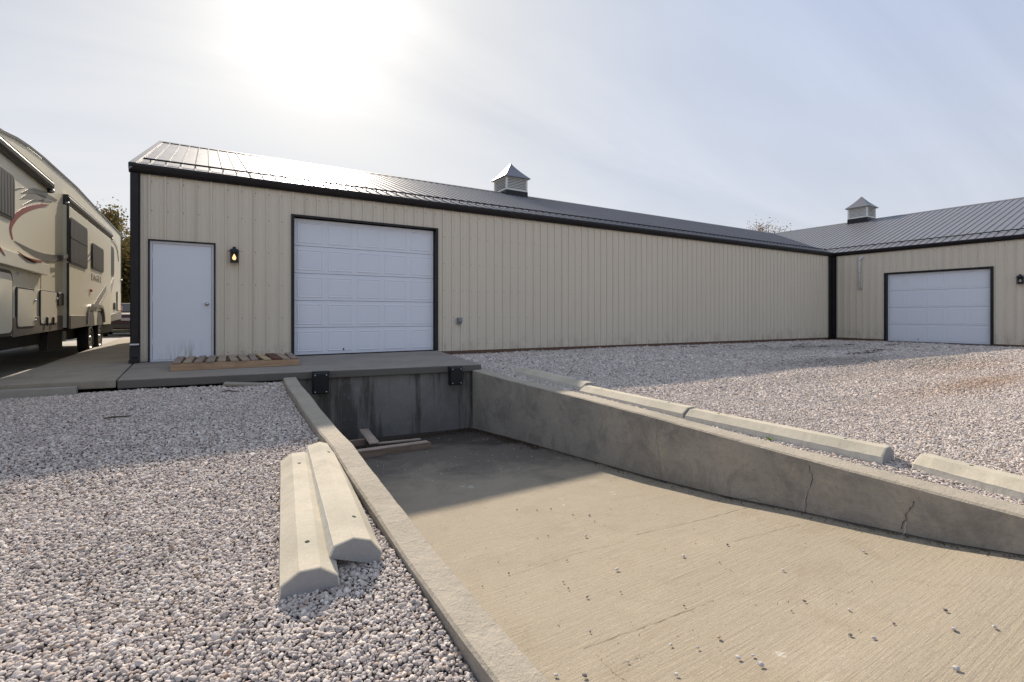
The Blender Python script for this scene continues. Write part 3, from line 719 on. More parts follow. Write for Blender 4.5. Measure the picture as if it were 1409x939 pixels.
# entry door
MB().box((EX0-.014, DW-.036, .0), (EX0+.012, DW+.1, EH-.002)).box((EX1-.012, DW-.036, 0), (EX1+.014, DW+.1, EH-.002)).box((EX0-.014, DW-.036, EH-.002), (EX1+.014, DW+.1, EH+.022)).build('door_frame', M['trim'], mainb)
MB().box((EX0+.012, DW+.004, .0), (EX0+.045, DW+.09, EH-.003)).box((EX1-.045, DW+.004, 0), (EX1-.012, DW+.09, EH-.003)).box((EX0+.045, DW+.004, EH-.04), (EX1-.045, DW+.09, EH-.003)).box((EX0+.045, DW+.0, 0), (EX1-.045, DW+.09, .025)).build('door_jamb', M['white'], mainb)
ed = MB().box((EX0+.050, DW+.016, .030), (EX1-.050, DW+.06, EH-.045)).build('entry_door', M['entry'], mainb)
MB().box((EX0+.044, DW+.058, .026), (EX1-.044, DW+.064, EH-.041)).build('weather_strip', M['door_gap'], ed, fix=True)
kx, kz = .005, 1.01
MB().lathe([(.033, .0), (.033, -.008), (.012, -.012), (.012, -.035), (.028, -.045), (.030, -.06), (.018, -.072), (0, -.074)], (kx, DW+.016, kz), 'y', 18).build('knob', M['metal'], ed, smooth=True)
for z in (.3, 1.05, 1.8): MB().tube([(EX0+.046, DW+.012, z), (EX0+.046, DW+.012, z+.1)], .008, 8).build('hinge', M['white'], ed)

# ------------------------------------------------------------------ cupolas
def cupola(cx, cy, w, parent, zb, zl_, ztp, zap):
    h = w/2
    body = MB()
    for sx in (-1, 1):
        for sy in (-1, 1):
            body.box((cx+sx*h-(.07 if sx > 0 else 0), cy+sy*h-(.07 if sy > 0 else 0), zl_), (cx+sx*h+(.07 if sx < 0 else 0), cy+sy*h+(.07 if sy < 0 else 0), ztp))
    body.box((cx-h+.005, cy-h+.005, zl_), (cx+h-.005, cy+h-.005, zl_+.05)).box((cx-h+.005, cy-h+.005, ztp-.05), (cx+h-.005, cy+h-.005, ztp))
    cu = body.build('cupola', M['cup'], parent)
    MB().box((cx-h+.065, cy-h+.065, zl_), (cx+h-.065, cy+h-.065, ztp-.01)).build('core', M['rv_under'], cu, local=True)
    n = 7; dz = (ztp-zl_-.11)/n
    for i in range(n):
        z = zl_+.055+i*dz; a = .012; t = dz*.80
        mb = MB()
        mb.prism([(cy-h+.004, z), (cy-h+.010, z-.004), (cy-h+.05, z+t-.004), (cy-h+.044, z+t)], 'x', cx-h+.06, cx+h-.06)
        mb.prism([(cy+h-.004, z), (cy+h-.010, z-.004), (cy+h-.05, z+t-.004), (cy+h-.044, z+t)], 'x', cx-h+.06, cx+h-.06)
        mb.prism([(cx-h+.004, z), (cx-h+.010, z-.004), (cx-h+.05, z+t-.004), (cx-h+.044, z+t)], 'y', cy-h+.06, cy+h-.06)
        mb.prism([(cx+h-.004, z), (cx+h-.010, z-.004), (cx+h-.05, z+t-.004), (cx+h-.044, z+t)], 'y', cy-h+.06, cy+h-.06)
        mb.build('louver', M['cup'], cu, local=True)
    MB().box((cx-h-.008, cy-h-.008, zb), (cx+h+.008, cy+h+.008, zl_-.002)).build('base', M['trim'], cu, local=True)
    e = h+.085; mb = MB(); v = []; f = []; N = 10
    for i in range(N+1):
        t = i/N; r = (e-.05)*(1-t)**1.3+.05*(1-t**6*.6); z = ztp+.01+(zap-ztp)*t
        if i == 0:
            v += [(cx-e, cy-e, ztp-.02), (cx+e, cy-e, ztp-.02), (cx+e, cy+e, ztp-.02), (cx-e, cy+e, ztp-.02)]
        v += [(cx-r, cy-r, z), (cx+r, cy-r, z), (cx+r, cy+r, z), (cx-r, cy+r, z)]
    for i in range(N+1):
        for j in range(4): k2 = (j+1) % 4; f.append((i*4+j, i*4+k2, i*4+4+k2, i*4+4+j))
    f += [(3, 2, 1, 0), tuple((N+1)*4+j for j in range(4))]
    mb.add(v, f).build('cupola_roof', M['cuproof'], cu, local=True)
cupola(10.27, 16.8, .97, mainb, 5.30, 5.64, 6.16, 6.80)
cupola(28.4, 12.2, .90, wing, 5.30, 5.70, 6.24, 6.82)

# ------------------------------------------------------------------ wall lanterns
def lantern():
    r = empty('wall_lantern', (0, 0, 0))   # faces -y, base at z=0 bottom
    MB().box((-.055, -.02, .02), (.055, 0, .26), ch=.006).build('back_plate', M['iron'], r)
    mb = MB(); a, b, y0, y1 = .058, .068, -.135, -.025
    for sx in (-1, 1):
        for yy in (y0, y1): mb.box((sx*a-.006, yy-.006, .012), (sx*a+.006, yy+.006, .20))
    mb.box((-.066, y0-.008, 0), (.066, y1+.008, .014)); mb.box((-.066, y0-.008, .195), (.066, y1+.008, .212))
    mb.build('frame', M['iron'], r)
    cx, cy = 0, (y0+y1)/2
    c = MB(); v = []
    for q, z in ((.080, .208), (.080, .216), (.050, .252), (.030, .258), (.028, .285), (.012, .296)): v += [(-q, cy-q*.85, z), (q, cy-q*.85, z), (q, cy+q*.85, z), (-q, cy+q*.85, z)]
    f = [(3, 2, 1, 0), (20, 21, 22, 23)]
    for i in range(5):
        for j in range(4): k2 = (j+1) % 4; f.append((i*4+j, i*4+k2, i*4+4+k2, i*4+4+j))
    c.add(v, f).build('cap', M['iron'], r)
    MB().box((-.0525, y0-.0015, .014), (.0525, y0+.0015, .195)).build('glass_pane', M['glass'], r)
    for sx in (-1, 1): MB().box((sx*a-.0015, y0+.006, .014), (sx*a+.0015, y1-.006, .195)).build('glass_pane', M['glass'], r)
    MB().lathe([(0, .05), (.018, .052), (.030, .075), (.032, .095), (.022, .12), (.010, .15), (0, .165)], (0, cy, 0), 'z', 14).build('bulb', M['bulb'], r, smooth=True)
    MB().tube([(0, cy, .014), (0, cy, .052)], .014, 10).build('socket', M['iron'], r)
    return r
l1 = tag(lantern(), 'small black lantern with a lit bulb between entry door and big garage door', 'wall lantern', 'wall lanterns')
l2 = tag(copy_tree(l1), 'black lantern at the right edge, past the right wing garage door', 'wall lantern', 'wall lanterns')
l1.location = (.435, DW-.021, 1.775); l2.location = (XC-.021, 4.98, 1.80); l2.rotation_euler = (0, 0, R(-90)); l2.scale = (1.05, 1.05, 1.05)
for ch in l2.children:
    if ch.name.startswith('bulb'):
        ch.data = ch.data.copy(); ch.data.materials[0] = NM('unlit_bulb', (.7, .68, .62), .3).done()

# ------------------------------------------------------------------ small wall fittings
ob = empty('outlet_box', (5.04, DW-.02, .60)); tag(ob, 'small grey outlet box on the wall right of the big garage door', 'outlet box')
MB().box((-.055, -.05, 0), (.055, 0, .15), ch=.008).build('box_body', M['plast_grey'], ob)
MB().prism([(-.05, .155), (-.085, .135), (-.088, .06), (-.05, .02)], 'x', -.05, .05).build('cover', M['plast_grey'], ob, bevel=.006)
MB().tube([(.02, -.03, 0), (.02, -.03, -.05)], .012, 8).build('conduit', M['galv'], ob)
wp = empty('vent_pipe', (XC-.02, 9.56, 1.85)); tag(wp, 'short white pipe with a bent top on the right wing by the inside corner', 'pipe')
MB().tube([(-.05, 0, 0), (-.05, 0, 1.14), (-.055, -.01, 1.20), (-.065, -.05, 1.235), (-.07, -.14, 1.25)], .034, 10).build('pipe_body', M['pvc'], wp, smooth=True)
for z in (.03, .62, 1.1): MB().lathe([(.034, 0), (.042, 0), (.042, .03), (.034, .03)], (-.05, 0, z), 'z', 12).build('clamp', M['galv'], wp)
MB().box((-.015, -.07, -.03), (.0, .07, .03)).build('bracket', M['galv'], wp)

# ------------------------------------------------------------------ pallet on the slab
pl = empty('wooden_pallet', (.43, 9.3, 0), R(-1.2)); pl.scale = (1, 1, 1.15); tag(pl, 'flat wooden pallet lying on the slab below the lantern', 'pallet')
PX, PY0, PY1 = .86, -.66, .62
for y in (PY0, (PY0+PY1)/2-.02, PY1-.04): MB().box((-PX, y, .001), (PX, y+.038, .088), ch=.003).build('stringer', M['wood_x'], pl)
ms = ['wood_a', 'wood_b', 'wood_a', 'wood_a', 'wood_b', 'wood_b', 'wood_b', 'wood_a', 'wood_c', 'wood_d', 'wood_b', 'wood_a']
for i in range(12):
    x = -PX+.01+i*(2*PX-.11)/11; w = .104+random.uniform(-.006, .014) if i != 9 else .13
    o = MB().box((0, PY0-.004, .0895), (w, PY1+.004, .1065), ch=.002).build('deck_board', M[ms[i]], pl)
    o.location = (x, random.uniform(-.012, .012), 0); o.rotation_euler = (0, 0, R(random.uniform(-1.6, 1.6)) if i != 8 else R(2.5))
for i in range(3):
    MB().box((-PX+i*.75, PY0+.002, -.0005+.0), (-PX+i*.75+.09, PY1, .0005)).build('bottom_board', M['wood_b'], pl)

# ------------------------------------------------------------------ timbers in the pit
fz = floor_z
tm = empty('timber_frame', (1.9, 6.5, fz(6.5)+.006)); tag(tm, 'broken pallet frame of brown timbers on the ramp floor under the left bumper', 'timber frame')
def loc_box(name, c, L, Wd, H, rz, m_, par, rx=0):
    o = MB().box((-L/2, -Wd/2, 0), (L/2, Wd/2, H), ch=.004).build(name, m_, par); o.location = c; o.rotation_euler = (rx, 0, rz); return o
loc_box('stringer', (.02, -.26, .012), 1.24, .09, .088, R(-2), M['wood_old2'], tm)
loc_box('stringer', (-.35, .36, .01), .62, .05, .09, R(-3), M['wood_old2'], tm)
loc_box('crossboard', (.02, .42, .10), .86, .13, .022, R(84), M['wood_old'], tm)
loc_box('crossboard', (-.52, .30, .10), .86, .11, .022, R(93), M['wood_old'], tm)
loc_box('top_board', (.06, -.26, .1), 1.10, .10, .016, R(-2), M['wood_old'], tm)
lb = loc_box('loose_board', (2.35, 6.9, fz(6.9)+.012), .62, .07, .02, R(-8), M['wood_old'], None); tag(lb, 'thin loose board lying flat between the timber frame and the dock wall', 'board')
pc = MB().box((-.26, -.05, 0), (.26, .05, .03), ch=.004).build('concrete_scrap', M['slabwarm']); pc.location = (.45, 7.52, zl(.45, 7.5)+.015); pc.rotation_euler = (R(8), R(4), R(-12)); tag(pc, 'thin pale broken slab edge on the gravel against the pavement', 'concrete scrap')

# ------------------------------------------------------------------ gravel stones
def rock_mesh(name, seed, sub=2, ang=.45):
    import bmesh
    bm = bmesh.new(); bmesh.ops.create_icosphere(bm, subdivisions=sub, radius=1)
    rr = random.Random(seed); planes = [(Vector((rr.gauss(0, 1), rr.gauss(0, 1), rr.gauss(0, 1))).normalized(), rr.uniform(.62, .9)) for _ in range(9)]
    for v in bm.verts:
        p = v.co.copy()
        for n_, d in planes:
            t = p.dot(n_)
            if t > d: p -= n_*(t-d)*.88
        p *= 1+.10*mnoise.noise(p*1.7+Vector((seed*3.1, 0, 0)))
        v.co = Vector((p.x*1.18, p.y*.88, p.z*.62))
    me = bpy.data.meshes.new(name); bm.to_mesh(me); bm.free()
    me.materials.append(M['stone']); return me
SC = bpy.data.collections.new('stone_shapes')
for i in range(7):
    SC.objects.link(bpy.data.objects.new('stone_shape', rock_mesh('stone', i+1)))
def gravel(name, pts, scl, tone, rust, dirt, label_kind='stuff'):
    n = len(pts); me = bpy.data.meshes.new(name); me.vertices.add(n); me.vertices.foreach_set('co', pts.astype(np.float32).ravel())
    def att(nm, typ, arr, key='value'):
        a = me.attributes.new(nm, typ, 'POINT'); a.data.foreach_set(key, arr.ravel())
    att('tone', 'FLOAT', tone.astype(np.float32)); att('rust', 'FLOAT', rust.astype(np.float32)); att('dirt', 'FLOAT', dirt.astype(np.float32)); att('sc', 'FLOAT', scl.astype(np.float32))
    rot = np.stack([rng.normal(0, .38, n), rng.normal(0, .38, n), rng.uniform(0, 6.283, n)], 1); att('rot', 'FLOAT_VECTOR', rot.astype(np.float32), 'vector')
    att('idx', 'INT', rng.integers(0, 7, n).astype(np.int32))
    o = bpy.data.objects.new(name, me); C.objects.link(o); o['kind'] = 'stuff'
    g = bpy.data.node_groups.new(name+'_scatter', 'GeometryNodeTree')
    g.interface.new_socket('Geometry', in_out='INPUT', socket_type='NodeSocketGeometry'); g.interface.new_socket('Geometry', in_out='OUTPUT', socket_type='NodeSocketGeometry')
    N = g.nodes.new; Lk = g.links.new
    gi = N('NodeGroupInput'); go = N('NodeGroupOutput'); ip = N('GeometryNodeInstanceOnPoints'); ci = N('GeometryNodeCollectionInfo')
    ci.inputs['Collection'].default_value = SC; ci.inputs['Separate Children'].default_value = True; ci.inputs['Reset Children'].default_value = True
    def na(nm, t):
        x = N('GeometryNodeInputNamedAttribute'); x.data_type = t; x.inputs['Name'].default_value = nm; return x.outputs['Attribute']
    Lk(gi.outputs[0], ip.inputs['Points']); Lk(ci.outputs[0], ip.inputs['Instance']); ip.inputs['Pick Instance'].default_value = True
    Lk(na('idx', 'INT'), ip.inputs['Instance Index']); Lk(na('rot', 'FLOAT_VECTOR'), ip.inputs['Rotation']); Lk(na('sc', 'FLOAT'), ip.inputs['Scale']); Lk(ip.outputs[0], go.inputs[0])
    md = o.modifiers.new('scatter', 'NODES'); md.node_group = g
    return o
def stopmask(X, Y):
    return np.ones_like(X, bool)
def field(x0, x1, y0, y1, s, cond):
    nx, ny = int((x1-x0)/s), int((y1-y0)/s)
    gx, gy = np.meshgrid(np.arange(nx), np.arange(ny)); X = x0+(gx+rng.uniform(-.1, 1.1, gx.shape))*s; Y = y0+(gy+rng.uniform(-.1, 1.1, gy.shape))*s
    X = X.ravel(); Y = Y.ravel(); k_ = cond(X, Y); return X[k_], Y[k_]
cy_, sy_ = math.cos(YAW), math.sin(YAW)
def frust(X, Y, mx_=1.3):
    d = X*sy_+Y*cy_; r = X*cy_-Y*sy_; return (d > .4) & (np.abs(r) < d*1.04+mx_), d
def make_field(name, zf, x0, x1, y0, y1, inside, seed):
    xs, ys, ss = [], [], []
    for d0, d1, s, sz in ((.4, 3.2, .0122, .0090), (3.2, 6.2, .0150, .0100), (6.2, 9.5, .024, .0142), (9.5, 14, .042, .0225), (14, 24, .065, .030)):
        def cond(X, Y):
            k_, d = frust(X, Y); return k_ & (d >= d0) & (d < d1) & inside(X, Y)
        X, Y = field(x0, x1, y0, y1, s, cond); xs.append(X); ys.append(Y); ss.append(sz*np.exp(rng.normal(-.08, .30, len(X))))
    X = np.concatenate(xs); Y = np.concatenate(ys); sc = np.concatenate(ss)
    # bilinear height lookup
    gx = np.arange(x0-.2, x1+.4, .2); gy = np.arange(y0-.2, y1+.4, .2); G = np.array([[zf(a, b) for a in gx] for b in gy])
    fx = (X-gx[0])/.2; fy = (Y-gy[0])/.2; ix = fx.astype(int); iy = fy.astype(int); tx = fx-ix; ty = fy-iy
    Z = G[iy, ix]*(1-tx)*(1-ty)+G[iy, ix+1]*tx*(1-ty)+G[iy+1, ix]*(1-tx)*ty+G[iy+1, ix+1]*tx*ty
    # soft heaps: neighbouring stones ride up on each other
    Z = Z+rng.uniform(-.004, .0065, len(Z))
    lowf = np.array([mnoise.noise((x*1.1, y*1.1, seed)) for x, y in zip(X[::1], Y[::1])]) if len(X) < 400000 else np.zeros(len(X))
    tone = np.clip(rng.beta(1.7, 1.25, len(X))+lowf*.08, 0, 1)
    rust = np.where(rng.random(len(X)) < .04, rng.uniform(.3, .75, len(X)), 0.)
    dirt = np.clip(lowf*.5-.08, 0, .35)
    return X, Y, Z, sc, tone, rust, dirt
inL = lambda X, Y: (X < np.where(Y > 6.8, XO+.07*(Y-6.8), XO)-.008) & (Y < np.interp(X, [-2.8, -1.34, -1.3, .9], [7.87, 7.79, 7.90, 7.66])) & (X > -6)
X, Y, Z, sc, tone, rust, dirt = make_field('l', zl, -5.5, 1.0, -.2, 8.0, inL, 2.2)
gravel('gravel', np.stack([X, Y, Z], 1), sc, tone, rust, dirt)
inR = lambda X, Y: (X > XW1+.01) & (Y < DW-.02) & (X < XC-.05) & ~((Y > np.interp(X, [3.8, 3.87, 4.5], [0, 7.28, 10.57])) & (X < 4.52) & (Y > 7.2)) & (X-XW1 > 0)
X, Y, Z, sc, tone, rust, dirt = make_field('r', zr, 3.88, 22.2, -1.6, 10.6, inR, 8.2)
def blob(cx, cy, rx, ry): return np.exp(-(((X-cx)/rx)**2+((Y-cy)/ry)**2))
nz = rng.random(len(X))
rust = np.maximum(rust, np.clip(blob(10.4, 2.7, 2.6, .32)*.9+blob(13, 3.7, 3.4, .45)*.55, 0, 1)*(.45+.5*nz))
dirt = np.maximum(dirt, np.clip(blob(11.5, 5.4, 2.4, .5)*1.0+blob(15.5, 7.9, 3.4, 1.0)*.85+blob(14, 4.4, 3.5, .5)*.75+blob(8.5, 4.2, 2.5, .3)*.3+np.clip((Y-10.2)/.4, 0, 1)*.8, 0, .8)*(.5+.5*nz))
gravel('gravel', np.stack([X, Y, Z], 1), sc, tone, rust, dirt)

# loose pebbles scattered on the ramp
PM = [rock_mesh('pebble', 40+i, 1) for i in range(4)]
for mname, col in (('a', (.50, .47, .44)), ('b', (.16, .14, .13)), ('c', (.36, .27, .17))):
    M['peb_'+mname] = NM('pebble_'+{'a': 'pale', 'b': 'dark', 'c': 'brown'}[mname], col, .85).done()
PMM = {}
for k_ in 'abc':
    for i, me in enumerate(PM):
        c_ = me.copy(); c_.materials[0] = M['peb_'+k_]; PMM[k_, i] = c_
def floor_hit(x, y):
    d = ray(x, y); t = 1.
    for _ in range(60):
        t = (floor_z(d.y*t)-CAM_H)/d.z
    return d.x*t, d.y*t
peb = [(739,703,'b',1),(711,702,'b',1),(758,701,'b',1),(811,710,'b',1.2),(788,709,'b',1),(940,767,'a',1.6),(849,785,'a',1.6),(1001,751,'b',1.2),(1188,760,'a',1.3),(1077,786,'a',1.3),(989,879,'c',1.5),(1301,842,'b',1.3),(1312,868,'a',1.6),(1368,865,'a',1.5),(1316,923,'a',1.6),(1170,876,'b',1.2),(1202,880,'a',1.2),(1168,841,'a',1),(1107,829,'b',1.2),(960,893,'a',1.1),(1016,907,'a',1.5),(1036,904,'a',1.1),(1047,917,'a',1.6),(808,823,'b',1.1),(854,816,'b',.8),(805,932,'b',1.2),(765,931,'a',1.2),(864,912,'a',.9),(931,930,'a',1.0),(768,860,'a',.8),(923,889,'a',.9),(1004,784,'a',.8),(990,775,'b',.7),(941,835,'b',.8),(780,772,'b',.7),(782,811,'b',.8),(775,802,'b',.8),(812,871,'b',.8),(1089,842,'b',.7),(1230,860,'b',.8),(690,650,'a',.8),(640,668,'a',.8),(616,671,'a',.7),(806,739,'a',1.5),(739,740,'a',.9),(754,738,'b',.8),(700,790,'b',.9),(664,808,'b',.7),(818,718,'b',.7)]
for i, (x, y, k_, s_) in enumerate(peb):
    px2, py2 = floor_hit(x, y)
    if not XI+.03 < px2 < XW0-.03: continue
    o = bpy.data.objects.new('pebble', PMM[k_, i % 4]); C.objects.link(o); q = .0078*s_*random.uniform(.9, 1.15)
    o.scale = (q, q*random.uniform(.8, 1.1), q); o.location = (px2, py2, floor_z(py2)+q*.50+.002); o.rotation_euler = (random.uniform(-.3, .3), random.uniform(-.3, .3), random.uniform(0, 6.3))
    nm = {'a': 'pale loose pebble', 'b': 'dark loose pebble', 'c': 'brown loose pebble'}[k_]
    sh = py2 > 3.85
    tag(o, (nm+' lying on the shaded concrete ramp floor') if sh else (nm+' lying on the sunlit concrete ramp floor' if k_ != 'c' else 'single brown loose pebble on the sunlit concrete ramp floor'), 'pebble', 'pebbles scattered on the ramp floor')

# grit and leaf litter
def litter(name, pts, size, m_, lift=.004, flat=.5):
    v = []; f = []; tn = []
    for (x, y, z) in pts:
        s_ = size*random.uniform(.5, 1.4); a = random.uniform(0, 6.28); t1 = random.uniform(-flat, flat); c, s2 = math.cos(a), math.sin(a); o = len(v)
        for (p, q) in ((-1, -.35), (.2, -.6), (1, 0), (.1, .6)):
            X_, Y_ = p*s_, q*s_*.8; v.append((x+c*X_-s2*Y_, y+s2*X_+c*Y_, z+lift+p*s_*t1+s_*.15*random.random()))
        f.append((o, o+1, o+2, o+3)); tn.append(random.random())
    me = bpy.data.meshes.new(name); me.from_pydata(v, [], f); me.materials.append(m_)
    a_ = me.attributes.new('tone', 'FLOAT', 'FACE'); a_.data.foreach_set('value', tn)
    o = bpy.data.objects.new(name, me); C.objects.link(o); return o
P = []
for _ in range(900):
    x = random.uniform(1.1, 3.68); y = 7.25-abs(random.gauss(0, .16))-.16*(3.7-x)*0
    P.append((x, min(y, front(x)+.02), fz(y)+.004))
for _ in range(500):
    y = random.uniform(5.2, 7.2); P.append((3.68-abs(random.gauss(0, .09)), y, fz(y)+.006))
tag(litter('leaf_litter', P, .018, M['litter'], .005, .6), kind='stuff')
P = []
for cx, cy in [(13.3, 9.3), (14.4, 8.9), (15.2, 8.2), (15.9, 7.9), (14.5, 6.0), (15.1, 6.3), (12.1, 9.6), (16.6, 8.8), (17.8, 8.0), (13.9, 6.1), (15.8, 6.4), (18.6, 7.2)]:
    for _ in range(26): 
        x = cx+random.gauss(0, .22); y = cy+random.gauss(0, .05); P.append((x, y, zr(x, y)+.02))
tag(litter('leaf_litter', P, .045, M['litter'], .02, .4), kind='stuff')
P = [(random.uniform(1.1, 3.6), random.uniform(4.3, 7), 0) for _ in range(260)]; P = [(x, y, fz(y)+.003) for x, y, _ in P]
tag(litter('grit', P, .009, M['peb_a'], .003, .8), kind='stuff')
P = []
for _ in range(700):
    y = random.uniform(.6, 6.5); P.append((XW0-.01-abs(random.gauss(0, .05)), y, fz(y)+.004))
tag(litter('silt_and_grit', P, .008, M['litter'], .004, .7), kind='stuff')
P = []
for _ in range(90):
    x = random.uniform(-3.5, .8); y = random.uniform(1.2, 7.4); P.append((x, y, zl(x, y)+.012))
for _ in range(160):
    x = random.uniform(4.4, 12); y = random.uniform(.5, 9); P.append((x, y, zr(x, y)+.012))
tag(litter('leaf_litter', P, .016, M['litter'], .008, .6), kind='stuff')
P = [(random.uniform(1.1, 3.6), random.uniform(.6, 4.3), 0) for _ in range(500)]; P = [(x, y, fz(y)+.003) for x, y, _ in P]
tag(litter('grit', P, .0045, M['peb_b'], .002, .8), kind='stuff')
for lx, ly, rz_, lab in ((-.74, 6.1, .1, 'dark stick lying on the shaded left gravel, nearest the slab centre'), (.25, 7.1, -.5, 'short dark twig on the left gravel near the broken slab edge')):
    o = MB().tube([(-.10, 0, 0), (-.03, .008, .006), (.04, -.004, .004), (.11, .006, 0)], [.006, .009, .008, .005], 6).build('twig', M['bark']); o.location = (lx, ly, zl(lx, ly)+.02); o.rotation_euler = (0, 0, rz_); tag(o, lab, 'twig')

# weeds
def weed(loc, s_, label):
    r = empty('weed', loc); rr = random.Random(int(s_*1000)); v = []; f = []; tn = []
    for i in range(16):
        a = rr.uniform(0, 6.28); L = s_*rr.uniform(.5, 1); o = len(v); el = rr.uniform(.3, 1.1); w = L*.22; c, s2 = math.cos(a), math.sin(a)
        for t, ww in ((0, .2), (.5, 1), (1, .05)):
            x = L*t*math.cos(el); z = L*t*math.sin(el)-L*.3*t*t
            for sg in (-1, 1): v.append((c*x-s2*w*ww*sg, s2*x+c*w*ww*sg, z))
        f += [(o, o+1, o+3, o+2), (o+2, o+3, o+5, o+4)]; tn += [rr.random()]*2
    me = bpy.data.meshes.new('leaves'); me.from_pydata(v, [], f); me.materials.append(M['leaf_weed']); a_ = me.attributes.new('tone', 'FLOAT', 'FACE'); a_.data.foreach_set('value', tn)
    o = bpy.data.objects.new('leaves', me); C.objects.link(o); o.parent = r
    MB().tube([(0, 0, -.02), (0, 0, s_*.3)], .003, 5).build('stem', M['leaf_weed'], r)
    tag(r, label, 'weed', 'small weeds'); return r
weed((4.03, 2.42, zr(4.03, 2.42)+.012), .055, 'tiny green weed in the gravel beside the long sunlit wheel stop')
weed((3.97, .84, zr(3.97, .84)+.012), .05, 'tiny yellow-green weed at the right edge beside the ramp wall')

# ------------------------------------------------------------------ travel trailer
RX = -2.45; RXS = -2.36        # side plane, slide-out face
rv = tag(empty('travel_trailer', (-3.7, 14.5, -.13)), 'cream fifth-wheel camper trailer with red and grey swooshes parked on the left', 'camper trailer')
def rvp(x, y, X=RX): return on_x(x, y, X)
topz = lambda y: interp(y, [(5.5, 2.75), (6.2, 3.05), (7.5, 3.25), (8.6, 3.33), (9.63, 3.40), (10.3, 3.50), (10.96, 3.56), (11.8, 3.60), (12.86, 3.62), (14.4, 3.65), (16.9, 3.60), (20.4, 3.54), (21.1, 3.50)])
botz = lambda y: interp(y, [(5.5, 1.35), (7.6, 1.30), (7.61, .49), (12.9, .52), (13.2, .56), (16, .60), (21.1, .68)])
ys = sorted(lin(5.5, 21.1, .3)+[7.6, 7.61])
v = []; f = []
for y in ys:
    t, b = topz(y), botz(y); v += [(RX, y, b), (RX, y, t-.05), (RX-.05, y, t), (-3.7, y, t+.06), (-4.9, y, t), (-4.95, y, t-.05), (-4.95, y, b)]
n = 7
for i in range(len(ys)-1):
    for k_ in range(n): f.append((i*n+k_, i*n+(k_+1) % n, (i+1)*n+(k_+1) % n, (i+1)*n+k_))
f += [tuple(range(n)), tuple((len(ys)-1)*n+k_ for k_ in range(n-1, -1, -1))]
MB().add(v, f).build('body', M['rv'], rv)
# roof edge moulding
def side_strip(pts, X, half, m_, name, depth=.012, par=rv):
    """pts (Y,Z) polyline -> strip with half-widths, standing proud of X"""
    mb = MB(); v = []; f = []
    for i, (y, z) in enumerate(pts):
        a = pts[max(i-1, 0)]; b = pts[min(i+1, len(pts)-1)]; dy, dz = b[0]-a[0], b[1]-a[1]; L = math.hypot(dy, dz) or 1; ny, nz = -dz/L, dy/L; h = half[i] if isinstance(half, list) else half
        v += [(X, y+ny*h, z+nz*h), (X, y-ny*h, z-nz*h), (X+depth, y-ny*h, z-nz*h), (X+depth, y+ny*h, z+nz*h)]
    for i in range(len(pts)-1):
        o = i*4; f += [(o+3, o+2, o+6, o+7), (o, o+3, o+7, o+4), (o+2, o+1, o+5, o+6)]
    f += [(0, 1, 2, 3)]; e = (len(pts)-1)*4; f += [(e+3, e+2, e+1, e)]
    return mb.add(v, f).build(name, m_, par)
side_strip([(y, topz(y)-.025) for y in ys], RX, .022, M['rv_dark'], 'roof_moulding', .02)
side_strip([(21.09, .7), (21.09, 3.48)], RX, .018, M['rv_dark'], 'corner_moulding', .012)
# skirts
def skirt(y0, y1, zt, zb0, zb1, X=RX, nm='skirt'):
    MB().prism([(y0, zb0), (y1, zb1), (y1, zt(y1)), (y0, zt(y0))], 'x', X+.001, X+.016).build(nm, M['rv_skirt'], rv, bevel=.003)
skirt(10.12, 13.1, lambda y: .77+.01*(y-10), .48, .53)
skirt(13.25, 15.0, lambda y: .80, .53, .555, RXS); skirt(18.3, 21.05, lambda y: .80+.05*(y-18.3), .60, .69)
MB().box((-4.8, 7.9, .28), (-2.6, 20.6, .50)).build('chassis', M['rv_under'], rv)
MB().box((-2.62, 12.3, .15), (-2.5, 13.4, .5)).build('step_box', M['rv_under'], rv)
MB().lathe([(0, -.02), (.1, -.02), (.12, .1), (.1, .55), (0, .57)], (-2.75, 12.2, .30), 'y', 12).build('tank', M['pvc'], rv, smooth=True)
MB().box((-2.60, 13.35, .28), (-2.48, 13.62, .48)).build('light_fitting', M['plast_grey'], rv)
MB().box((-2.7, 8.2, -.13), (-2.6, 8.3, .5)).box((-4.8, 8.2, -.13), (-4.7, 8.3, .5)).build('landing_leg', M['galv'], rv)
# slide-out boxes
sl = MB().box((RX-.3, 13.15, .555), (RXS, 18.35, 3.02), ch=.01).build('slide_out', M['rv'], rv)
sl1 = MB().box((RX-.3, 7.7, 1.60), (RX+.010, 11.66, 2.98), ch=.01).build('slide_out', M['rv'], rv)
MB().box((RXS-.022, 13.125, .53), (RXS+.012, 13.165, 3.05)).build('slide_flange', M['rv_dark'], sl, local=True)
MB().box((RXS-.08, 18.34, .6), (RXS-.02, 18.37, 3.0)).build('slide_flange', M['rv_light'], sl, local=True)
# awnings
def awning(y0, y1, z, X, lab=None):
    mb = MB().prism([(X+.0, z+.11), (X+.07, z+.105), (X+.10, z+.06), (X+.095, z-.0), (X+.06, z-.04), (X, z-.045)], 'y', y0, y1)
    a = mb.build('awning', M['rv_dark'], rv, bevel=.006)
    MB().box((X, y0-.01, z+.112), (X+.08, y1+.01, z+.124)).build('awning_cap', M['rv_light'], a, local=True)
    for y in (y0-.03, y1-.03):
        MB().box((X-.01, y, z-.10), (X+.07, y+.05, z+.06), ch=.01).build('bracket', M['rv_dark'], a, local=True)
        MB().lathe([(0, -.04), (.03, -.035), (.034, .02), (0, .03)], (X+.07, y+.025, z-.06), 'x', 10).build('roller_end', M['galv'], a, local=True, smooth=True)
awning(7.7, 12.05, 3.12, RX); awning(13.2, 18.7, 3.12, RX)
